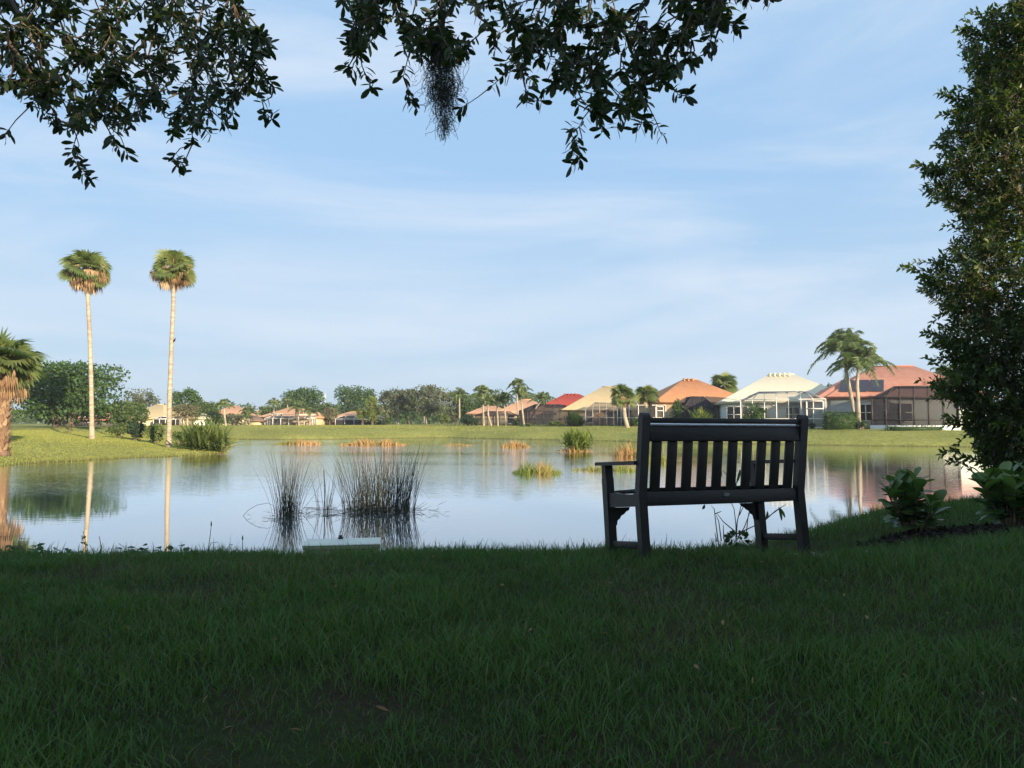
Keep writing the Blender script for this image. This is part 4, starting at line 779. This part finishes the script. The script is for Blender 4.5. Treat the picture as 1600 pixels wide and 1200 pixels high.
fillm(botL, 1020, 3.7, 5.0, lambda x, y: 1 if math.sin(x * .047 + 1) * math.cos(y * .06 + x * .02) > -.7 else .3, lambda y: 372 + (min(max(y, 0), 75) / 75) * 52)
fillm(botC, 680, 3.3, 4.4, lambda x, y: (1 if math.sin(x * .05 + .4) * math.cos(y * .055 + x * .013 + 1) > -.35 else .18) * (.35 if 735 < x < 795 or 590 < x < 625 else 1), lambda y: 1185)
tipsL = [(115, 250), (125, 262), (132, 275), (142, 283), (185, 232), (200, 243), (225, 180), (282, 258), (268, 248), (286, 268), (330, 213), (372, 100), (393, 75), (406, 85), (418, 128), (428, 136), (415, 180), (426, 187), (410, 160), (6, 213), (40, 145), (48, 165), (380, 45), (366, 8), (374, 20), (112, 238), (175, 222), (300, 226), (355, 200)]
tipsC = [(541, 110), (548, 118), (572, 120), (580, 138), (640, 158), (650, 168), (630, 120), (716, 172), (768, 135), (786, 118), (820, 160), (828, 150), (896, 240), (901, 226), (893, 258), (906, 248), (890, 205), (905, 198), (940, 208), (992, 203), (1034, 212), (1020, 198), (1062, 150), (1075, 149), (1040, 132), (1108, 82), (1116, 74), (1150, 40), (1157, 45), (1126, 30), (560, 20), (537, 8), (563, 58), (557, 70), (1010, 190), (960, 200), (1170, 4), (1205, 2), (850, 158)]
for a, b in tipsL: ros.append(np.append(W(a, b, rng.uniform(3.8, 4.1)), 0))
for a, b in tipsC: ros.append(np.append(W(a, b, rng.uniform(3.5, 3.7)), 0))
ros = np.array(ros); ros = ros[np.argsort(-ros[:, 2])]; RP = ros[:, :3]
g, gt = G(), G()
for i in range(len(RP)):
    p = RP[i]
    up = RP[:i][(RP[:i, 2] > p[2] + .025)] if i else RP[:0]
    if len(up):
        dd = np.linalg.norm((up - p) * np.array([1, 1, .8]), axis=1); q = up[np.argmin(dd)]
    else: q = p + np.array([0, -.2, .3])
    if np.linalg.norm(q - p) > .7: q = p + unit(q - p) * .5
    ax = unit(p - q); ax = unit(ax + np.array([0, 0, -.15]))
    gt.tube([q, (p + q) / 2 + rng.normal(size=3) * .012, p], [.0038, .0028, .0016] if p[2] < 3.6 else [.0055, .004, .002], 4, cap=False)
    n = rng.integers(6, 10); s1 = unit(np.cross(ax, rng.normal(size=3))); s2 = np.cross(ax, s1); a = np.arange(n) * 2.4 + rng.normal(size=n) * .35; k = np.linspace(.0, .055, n)[::-1, None]
    Dv = unit(ax * rng.uniform(.2, 1.0, (n, 1)) + np.cos(a)[:, None] * s1 + np.sin(a)[:, None] * s2); L = rng.uniform(.044, .074, n)
    N = unit(ax * -1 + rng.normal(size=(n, 3)) * .5); g.leaves(p - ax * k, Dv, N, L, L * rng.uniform(.33, .43, n), fold=.12, bend=rng.uniform(-.1, .3), t=np.clip(rng.normal(.45, .25) + rng.normal(size=n) * .15, 0, 1))
crown_leaves(g, (0.2, -2.6, 6.5), (6.2, 5.0, 1.5), 90, 150, .13, .26, 0)
obj('crown', g, M['oak'], oak); obj('twigs', gt, M['twig'], oak)
g = G(); g.tube([ob - Z_ * .2, ob + np.array([.1, 0, 1.2]), ob + np.array([.5, .4, 3.0]), ob + np.array([1.5, .8, 4.6])], [.5, .36, .30, .2], 12)
tk = obj('trunk', g, M['bark'], oak, smooth=True)
for pts, rr in [([ob + np.array([.5, .4, 3.0]), np.array([-4.2, .5, 4.5]), np.array([-3.4, 2.6, 4.75]), np.array([-2.6, 4.4, 4.9])], [.2, .13, .09, .05]), ([ob + np.array([1.0, .6, 3.8]), np.array([-2.6, -.2, 5.2]), np.array([-.8, 2.0, 4.8]), np.array([.6, 3.9, 4.75])], [.22, .15, .10, .05]), ([ob + np.array([1.5, .8, 4.6]), np.array([0, -2.4, 6.2]), np.array([3.5, -3, 6.8])], [.2, .12, .05]), ([W(-30, -60, 4.1), W(20, 5, 4.0), W(66, 90, 3.95), W(108, 178, 3.9)], [.016, .012, .008, .003]), ([W(-60, 10, 4.1), W(10, 60, 4.0), W(60, 130, 3.95), W(92, 190, 3.95)], [.012, .010, .006, .003])]:
    obj('limb', G().tube(pts, rr, 8), M['bark'], tk, smooth=True)
# spanish moss
mo = W(692, 60, 3.6); g = G()
for i in range(1050):
    py = rng.uniform(46, 150) if i > 240 else rng.uniform(120, 200); sp = np.interp(py, [40, 70, 95, 130, 160, 215], [9, 18, 24, 22, 12, 3]); cxp = np.interp(py, [40, 100, 160, 215], [690, 688, 694, 698]); px = cxp + rng.normal() * sp * .62
    p = W(px, py, 3.6 + rng.normal() * .035); n = 5; st = rng.normal(size=(n, 3)) * .011 + np.array([0, 0, -.012]); q = p + np.cumsum(st, 0)
    P = np.vstack([p[None], q]); g.tube(P, .0011, 3, rng.uniform(0, 1), cap=False)
ms = obj('spanish_moss', g, M['moss'], org=mo); tag(ms, 'dark hanging tuft of stringy moss on the middle oak branches', 'moss tuft')

# ------------------------------------------------------------------ near grass, weeds
def vnoise(x, y, s, seed):
    r0 = np.random.default_rng(seed); T_ = r0.uniform(0, 1, (64, 64)); fx, fy = x * s + 100, y * s + 100; ix, iy = np.floor(fx).astype(int), np.floor(fy).astype(int); u, v = fx - ix, fy - iy; u, v = u * u * (3 - 2 * u), v * v * (3 - 2 * v); q = lambda a, b: T_[(ix + a) % 64, (iy + b) % 64]
    return (q(0, 0) * (1 - u) + q(1, 0) * u) * (1 - v) + (q(0, 1) * (1 - u) + q(1, 1) * u) * v
n = 330000
y = 1.0 + 7.6 * rng.uniform(0, 1, n) ** .85; x = rng.uniform(-1, 1, n) * (.74 * y + 1.3)
f1 = vnoise(x, y, 1.6, 1) * .6 + vnoise(x, y, 4.5, 2) * .4; f2 = vnoise(x, y, 2.6, 3) * .6 + vnoise(x, y, 9, 4) * .4
keep = (rng.uniform(0, 1, n) < np.clip(2.0 * (f1 - .12), .45, 1)) & (inbed(x, y) > .95 + .15 * rng.normal(size=n)) & (y < np.interp(x, [-8, 0, 3, 6], [8.4, 8.5, 9.5, 10]))
x, y, f1, f2 = x[keep], y[keep], f1[keep], f2[keep]; n = len(x); z = gz(x, y) - .004
tuft = np.floor(rng.uniform(0, 1, n) * 1); H = (.026 + .052 * np.clip(f2 * 1.5 - .2, 0, 1)) * rng.uniform(.5, 1.5, n) * (1 + .15 * sst((y - 5) / 1.5)); H = np.where(rng.uniform(0, 1, n) < .03, H * 1.5, H)
la = rng.uniform(0, 6.283, n); lm = rng.uniform(.1, 1.0, n) ** .9 * .95; lean = np.stack([np.cos(la) * lm, np.sin(la) * lm, 0 * la], 1)
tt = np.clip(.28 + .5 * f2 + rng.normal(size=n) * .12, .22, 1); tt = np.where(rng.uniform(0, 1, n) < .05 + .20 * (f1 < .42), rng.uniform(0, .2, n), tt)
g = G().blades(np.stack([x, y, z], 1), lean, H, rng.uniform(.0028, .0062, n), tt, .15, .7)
# tufts on the bare-edged crest make the ragged skyline
m = 2600; cx = rng.uniform(-4.6, 4.2, m); cy = np.interp(cx, [-5, 0, 1.5, 3, 4.5], [5.5, 5.6, 5.9, 6.4, 6.8]) + rng.normal(size=m) * .25; k = vnoise(cx, cy, 5, 8) > .42; cx, cy = cx[k], cy[k]; m = len(cx)
k = (inbed(cx, cy) > 1); cx, cy = cx[k], cy[k]; m = len(cx); la = rng.uniform(0, 6.283, m)
g.blades(np.stack([cx, cy, gz(cx, cy)], 1), np.stack([np.cos(la), np.sin(la), 0 * la], 1) * rng.uniform(.1, .6, (m, 1)), rng.uniform(.05, .125, m), rng.uniform(.005, .008, m), rng.uniform(.3, .8, m), .2, .6)
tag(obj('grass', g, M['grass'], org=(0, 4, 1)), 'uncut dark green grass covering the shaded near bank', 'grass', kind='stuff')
# fallen leaves and bits of straw
m = 240; cy = 1.2 + 5.2 * rng.uniform(0, 1, m) ** .8; cx = rng.uniform(-1, 1, m) * (.72 * cy + .6); k = inbed(cx, cy) > 1.1; cx, cy = cx[k], cy[k]; m = len(cx); a = rng.uniform(0, 6.283, m); gf = G()
gf.leaves(np.stack([cx, cy, gz(cx, cy) + rng.uniform(.012, .055, m)], 1), np.stack([np.cos(a), np.sin(a), rng.uniform(-.4, .4, m)], 1), np.array([0, 0, 1.]) + rng.normal(size=(m, 3)) * .6, rng.uniform(.018, .042, m), rng.uniform(.004, .014, m), fold=.2, bend=.4, t=rng.uniform(0, .3, m))
tag(obj('fallen_leaves', gf, M['deadpalm'], org=(0, 4, 1)), 'small dry fallen leaves and straw scattered in the near grass', 'fallen leaves', kind='stuff')
# short turf of the far lawns
g = G(); n = 260000; fx = np.concatenate([rng.uniform(-48, -8, n // 2), rng.uniform(-48, 75, n - n // 2)]); fy = np.concatenate([rng.uniform(30, 76, n // 2), rng.uniform(56, 150, n - n // 2)]); d = sdist(fx, fy)
k = (d > .03) & (d < 45) & (abs(fx) < .72 * fy + 4) & (rng.uniform(0, 1, n) < np.clip(2.4 - d / 14, .25, 1)); fx, fy, d = fx[k], fy[k], d[k]; n = len(fx); v = vnoise(fx, fy, .22, 21) * .6 + vnoise(fx, fy, .9, 22) * .4
la = rng.uniform(0, 6.283, n); edge = np.clip(1 - d / .9, 0, 1) * (.4 + 1.2 * vnoise(fx, fy, .5, 31))
g.blades(np.stack([fx, fy, gz(fx, fy) - .01], 1), np.stack([np.cos(la), np.sin(la), 0 * la], 1) * rng.uniform(.1, .7, (n, 1)), rng.uniform(.04, .075, n) * (1 + 1.8 * edge), fy * rng.uniform(.0006, .0011, n), np.clip(.25 + .5 * v + rng.normal(size=n) * .08 - .4 * edge, 0, 1), .3, .6)
tag(obj('far_turf', g, M['farturf'], org=(0, 70, 1.3)), 'short sunlit turf of the lawns round the far side of the pond', 'turf', kind='stuff')
# broadleaf weeds along the left crest
g = G(); m = 620; cx = rng.uniform(-4.6, -1.9, m); k = vnoise(cx, cx * 0, 3, 11) + rng.uniform(-.3, .3, m) > .42; cx = cx[k]; m = len(cx); cy = 5.75 + rng.normal(size=m) * .22; P = np.stack([cx, cy, gz(cx, cy) + rng.uniform(.03, .085, m)], 1); a = rng.uniform(0, 6.283, m)
g.leaves(P, np.stack([np.cos(a), np.sin(a), rng.uniform(-.2, .7, m)], 1), np.array([0, 0, 1.]) + rng.normal(size=(m, 3)) * .35, rng.uniform(.03, .055, m), rng.uniform(.028, .05, m), ((0, .3), (.3, .95), (.65, 1), (.9, .6), (1, .1)), .1, .2, rng.uniform(0, 1, m))
for p in P[::2]: g.tube([(p[0], p[1], gz1(p[0], p[1]) - .01), p], [.002, .0015], 3, cap=False)
tag(obj('broadleaf_weeds', g, M['weed'], org=(-3.3, 5.75, .95)), 'round leaved weeds tangled in the grass along the left crest', 'weeds', kind='stuff')
def stalk(label, pts, D, leaf=0, head=False):
    P = np.array([W(a, b, D) for a, b in pts]); P[0, 2] = gz1(P[0, 0], D) - .01; t = thing('weed_stalk', label, 'weed', (P[0, 0], D, P[0, 2]), 'thin weed stalks along the crest'); g = G().tube(P, np.linspace(.0035, .0018, len(P)), 5); obj('stem', g, M['reed'], t)
    gl = G()
    if head: gl.tube([P[-1] - Z_ * .004, P[-1] + Z_ * .012, P[-1] + Z_ * .036], [.002, .006, .002], 6)
    for i in range(leaf):
        p = P[0] + (P[-1] - P[0]) * rng.uniform(.45, 1); gl.leaves([p], [rng.normal(size=3) + Z_ * .3], [rng.normal(size=3)], .026, .014, t=rng.uniform(0, 1))
    if head or leaf: obj('seed_head' if head else 'leaf', gl, M['weed'], t)
stalk('thin leafy weed stalk left of the left palm reflection', [(136, 860), (133, 843), (130, 830)], 5.8, 9)
stalk('bare curved weed stalk right of the left palm reflection', [(160, 862), (157, 848), (155, 838)], 5.8)
stalk('tallest weed stalk with dark seed head, right of the right palm reflection', [(322, 860), (328, 840), (330, 822)], 5.8, 0, True)
stalk('short weed stalk with seed head left of the green box', [(380, 858), (379, 850), (379, 844)], 5.8, 0, True)
stalk('slanting pale weed stalk beside the tallest one', [(318, 860), (330, 848), (341, 847)], 5.8, 0)
# bare twiggy sapling behind the bench
sb = np.array([2.02 - .28, 5.95]); z = gz1(*sb); t = thing('twiggy_plant', 'nearly bare twiggy plant with a few long leaves, seen under the bench seat', 'plant', (sb[0], sb[1], z)); g, gl = G(), G(); SD = 5.95
for pts in [[(1150, 846), (1152, 815), (1158, 790), (1148, 775)], [(1150, 846), (1150, 820), (1147, 795), (1138, 775)], [(1152, 843), (1163, 824), (1172, 800), (1190, 793)], [(1148, 830), (1130, 815), (1121, 803)], [(1123, 852), (1119, 822), (1116, 795), (1111, 790)], [(1127, 845), (1123, 815), (1119, 805)], [(1131, 842), (1130, 820)], [(1117, 803), (1127, 799)], [(1166, 838), (1168, 815), (1171, 795)], [(1150, 835), (1178, 822), (1208, 802), (1222, 792)], [(1155, 805), (1165, 785), (1170, 760), (1185, 735)], [(1120, 846), (1117, 832)], [(1150, 775), (1145, 755), (1130, 735)], [(1158, 790), (1166, 770), (1158, 740)], [(1196, 812), (1212, 798), (1228, 788)]]:
    P = np.array([W(a, b, SD + rng.normal() * .03) for a, b in pts]); g.tube(P, np.linspace(.0052, .0022, len(P)), 5)
obj('stem', g, M['twig'], t)
for a, b, dx, dz in [(1216, 792, 7, 22), (1217, 792, 11, 17), (1199, 798, -1, 13), (1128, 745, -6, -20), (1150, 757, 8, -24), (1124, 765, 2, 22), (1160, 745, 3, -25), (1101, 788, -3, 8), (1122, 750, 4, 24), (1147, 748, 5, 26), (1158, 752, -3, 26)]:
    p = W(a, b, SD); q = W(a + dx, b + dz, SD); L = np.linalg.norm(q - p); obj('leaf', G().leaves([p], [q - p], [np.array([.3, -1, .2])], L, .024, t=.5), M['weed'], t)
c = W(1153, 842, SD); k = 60; d = sphere_dirs(k, .4); gl.leaves(np.tile(c, (k, 1)) + d * np.array([.07, .05, .025]), d, rng.normal(size=(k, 3)), .045, .026, t=rng.uniform(0, .6, k)); obj('foliage', gl, M['weed'], t)

# ------------------------------------------------------------------ unseen house added behind the camera, its roof sized to shade the bank
t = thing('shade_house', 'large unseen house added behind the viewpoint, its hip roof sized to shade the near bank', 'house', (14, -13, 1.0)); g = G().box((14, -13, 3.3), (23, 9, 5.4)); obj('wall', g, M['w_cream'], t); g = G(); hip(g, (16, -13), 0, 27, 9, 5.9, 9.1, 11, .6); ro = obj('roof', g, M['r_tan'], t)
for k in range(5):
    c = np.array([4.5 + 4.4 * k, -8.48, 2.4]); w = obj('window', G().poly([c + (a, 0, b) for a, b in ((-1, -1.2), (1, -1.2), (1, 1.2), (-1, 1.2))]), M['glass'], t); f = G()
    for a in (-1, 0, 1): f.bar(c + (a, .03, -1.2), c + (a, .03, 1.2), .09, .06, up=(0, 1, 0))
    for b in (-1.2, 1.2): f.bar(c + (-1, .034, b), c + (1, .034, b), .09, .06)
    obj('frame', f, M['white'], w)

# ------------------------------------------------------------------ morning haze
m, nt, N, L = newmat('haze_air'); out = N('ShaderNodeOutputMaterial'); pv = N('ShaderNodeVolumePrincipled'); pv.inputs['Color'].default_value = (.90, .95, 1, 1); pv.inputs['Density'].default_value = HAZE; pv.inputs['Anisotropy'].default_value = .2; L(pv.outputs[0], out.inputs['Volume'])
if HAZE > 0:
    hz_ = obj('haze', G().box((0, 0, 9.5), (1900, 1900, 25)), m); tag(hz_, 'thin pale morning haze over the pond and the houses', 'haze', kind='stuff')

# ------------------------------------------------------------------ light, sky, camera
EXPO = .92
EL, AZ = R(14), R(35)
sdir = np.array([math.sin(AZ) * math.cos(EL), -math.cos(AZ) * math.cos(EL), math.sin(EL)])
from mathutils import Vector
sl = bpy.data.lights.new('sun', 'SUN'); sl.energy = 5.0; sl.angle = R(.6); sl.color = (1, .80, .56)
so = bpy.data.objects.new('sun', sl); C.objects.link(so); so.location = (30, -40, 30); so.rotation_euler = Vector(sdir).to_track_quat('Z', 'Y').to_euler()
wd = bpy.data.worlds.new('World'); bpy.context.scene.world = wd; wd.use_nodes = True; nt = wd.node_tree; nt.nodes.clear(); N, L = nt.nodes.new, nt.links.new
out = N('ShaderNodeOutputWorld'); bg = N('ShaderNodeBackground'); bg.inputs['Strength'].default_value = .08
sky = N('ShaderNodeTexSky'); sky.sky_type = 'NISHITA'; sky.sun_disc = False; sky.sun_elevation = EL; sky.sun_rotation = math.atan2(sdir[0], sdir[1]); sky.air_density = 1.0; sky.dust_density = .4; sky.ozone_density = 2.5
tc = N('ShaderNodeTexCoord'); K = 1 / (.08 * 2 ** EXPO)
def skynoise(scale, rot, loc, sc, detail, rough, lo, hi):
    mp = N('ShaderNodeMapping'); mp.inputs['Location'].default_value = loc; mp.inputs['Rotation'].default_value = rot; mp.inputs['Scale'].default_value = sc; L(tc.outputs['Generated'], mp.inputs[0])
    no = N('ShaderNodeTexNoise'); no.inputs['Scale'].default_value = scale; no.inputs['Detail'].default_value = detail; no.inputs['Roughness'].default_value = rough; no.inputs['Distortion'].default_value = .6; L(mp.outputs[0], no.inputs['Vector'])
    mr = N('ShaderNodeMapRange'); mr.interpolation_type = 'SMOOTHSTEP'; mr.inputs[1].default_value = lo; mr.inputs[2].default_value = hi; L(no.outputs['Fac'], mr.inputs[0]); return mr.outputs[0]
def mixc(f, a, b):
    m = N('ShaderNodeMix'); m.data_type = 'RGBA'
    if isinstance(f, float): m.inputs[0].default_value = f
    else: L(f, m.inputs[0])
    for k, q in ((6, a), (7, b)):
        if isinstance(q, tuple): m.inputs[k].default_value = (*q, 1)
        else: L(q, m.inputs[k])
    return m.outputs[2]
def math2(op, a, b):
    m = N('ShaderNodeMath'); m.operation = op
    for k, q in ((0, a), (1, b)):
        if isinstance(q, (int, float)): m.inputs[k].default_value = q
        else: L(q, m.inputs[k])
    return m.outputs[0]
veil = mixc(.86, sky.outputs[0], tuple(K * q for q in (.42, .655, .955)))            # thin high haze over the whole sky
c1 = skynoise(1.5, (0, R(-10), 0), (3.1, 1.7, .4), (1, 1, 5.5), 6, .55, .36, .66)
c2 = skynoise(5.0, (0, R(-14), 0), (.2, .8, 2.1), (.8, .8, 5), 8, .6, .40, .75)
cl = math2('ADD', math2('MULTIPLY', c1, .62), math2('MULTIPLY', math2('MULTIPLY', c2, c1), .3))
hz = N('ShaderNodeSeparateXYZ'); L(tc.outputs['Generated'], hz.inputs[0]); mh = N('ShaderNodeMapRange'); mh.inputs[1].default_value = .02; mh.inputs[2].default_value = .30; mh.inputs[3].default_value = .75; mh.inputs[4].default_value = 0; L(hz.outputs[2], mh.inputs[0])
low = mixc(mh.outputs[0], veil, tuple(K * q for q in (.57, .72, .84)))               # paler air near the horizon
fin = mixc(cl, low, tuple(K * q for q in (.72, .83, .97)))                           # thin cirrus streaks
L(fin, bg.inputs[0]); L(bg.outputs[0], out.inputs[0])
cam = bpy.data.cameras.new('camera'); cam.sensor_fit = 'HORIZONTAL'; cam.sensor_width = 36; cam.lens = 36 * FPX / 1600; cam.clip_end = 5000; cam.clip_start = .05
co = bpy.data.objects.new('camera', cam); C.objects.link(co); co.location = (0, 0, HC); co.rotation_euler = (math.pi / 2 + PITCH, 0, 0)
sc = bpy.context.scene; sc.camera = co; sc.view_settings.view_transform = 'Standard'; sc.view_settings.look = 'None'; sc.view_settings.exposure = EXPO; sc.view_settings.gamma = 1; sc.view_settings.use_curve_mapping = False
sc.render.engine = 'CYCLES'; sc.cycles.max_bounces = 10; sc.cycles.transparent_max_bounces = 16
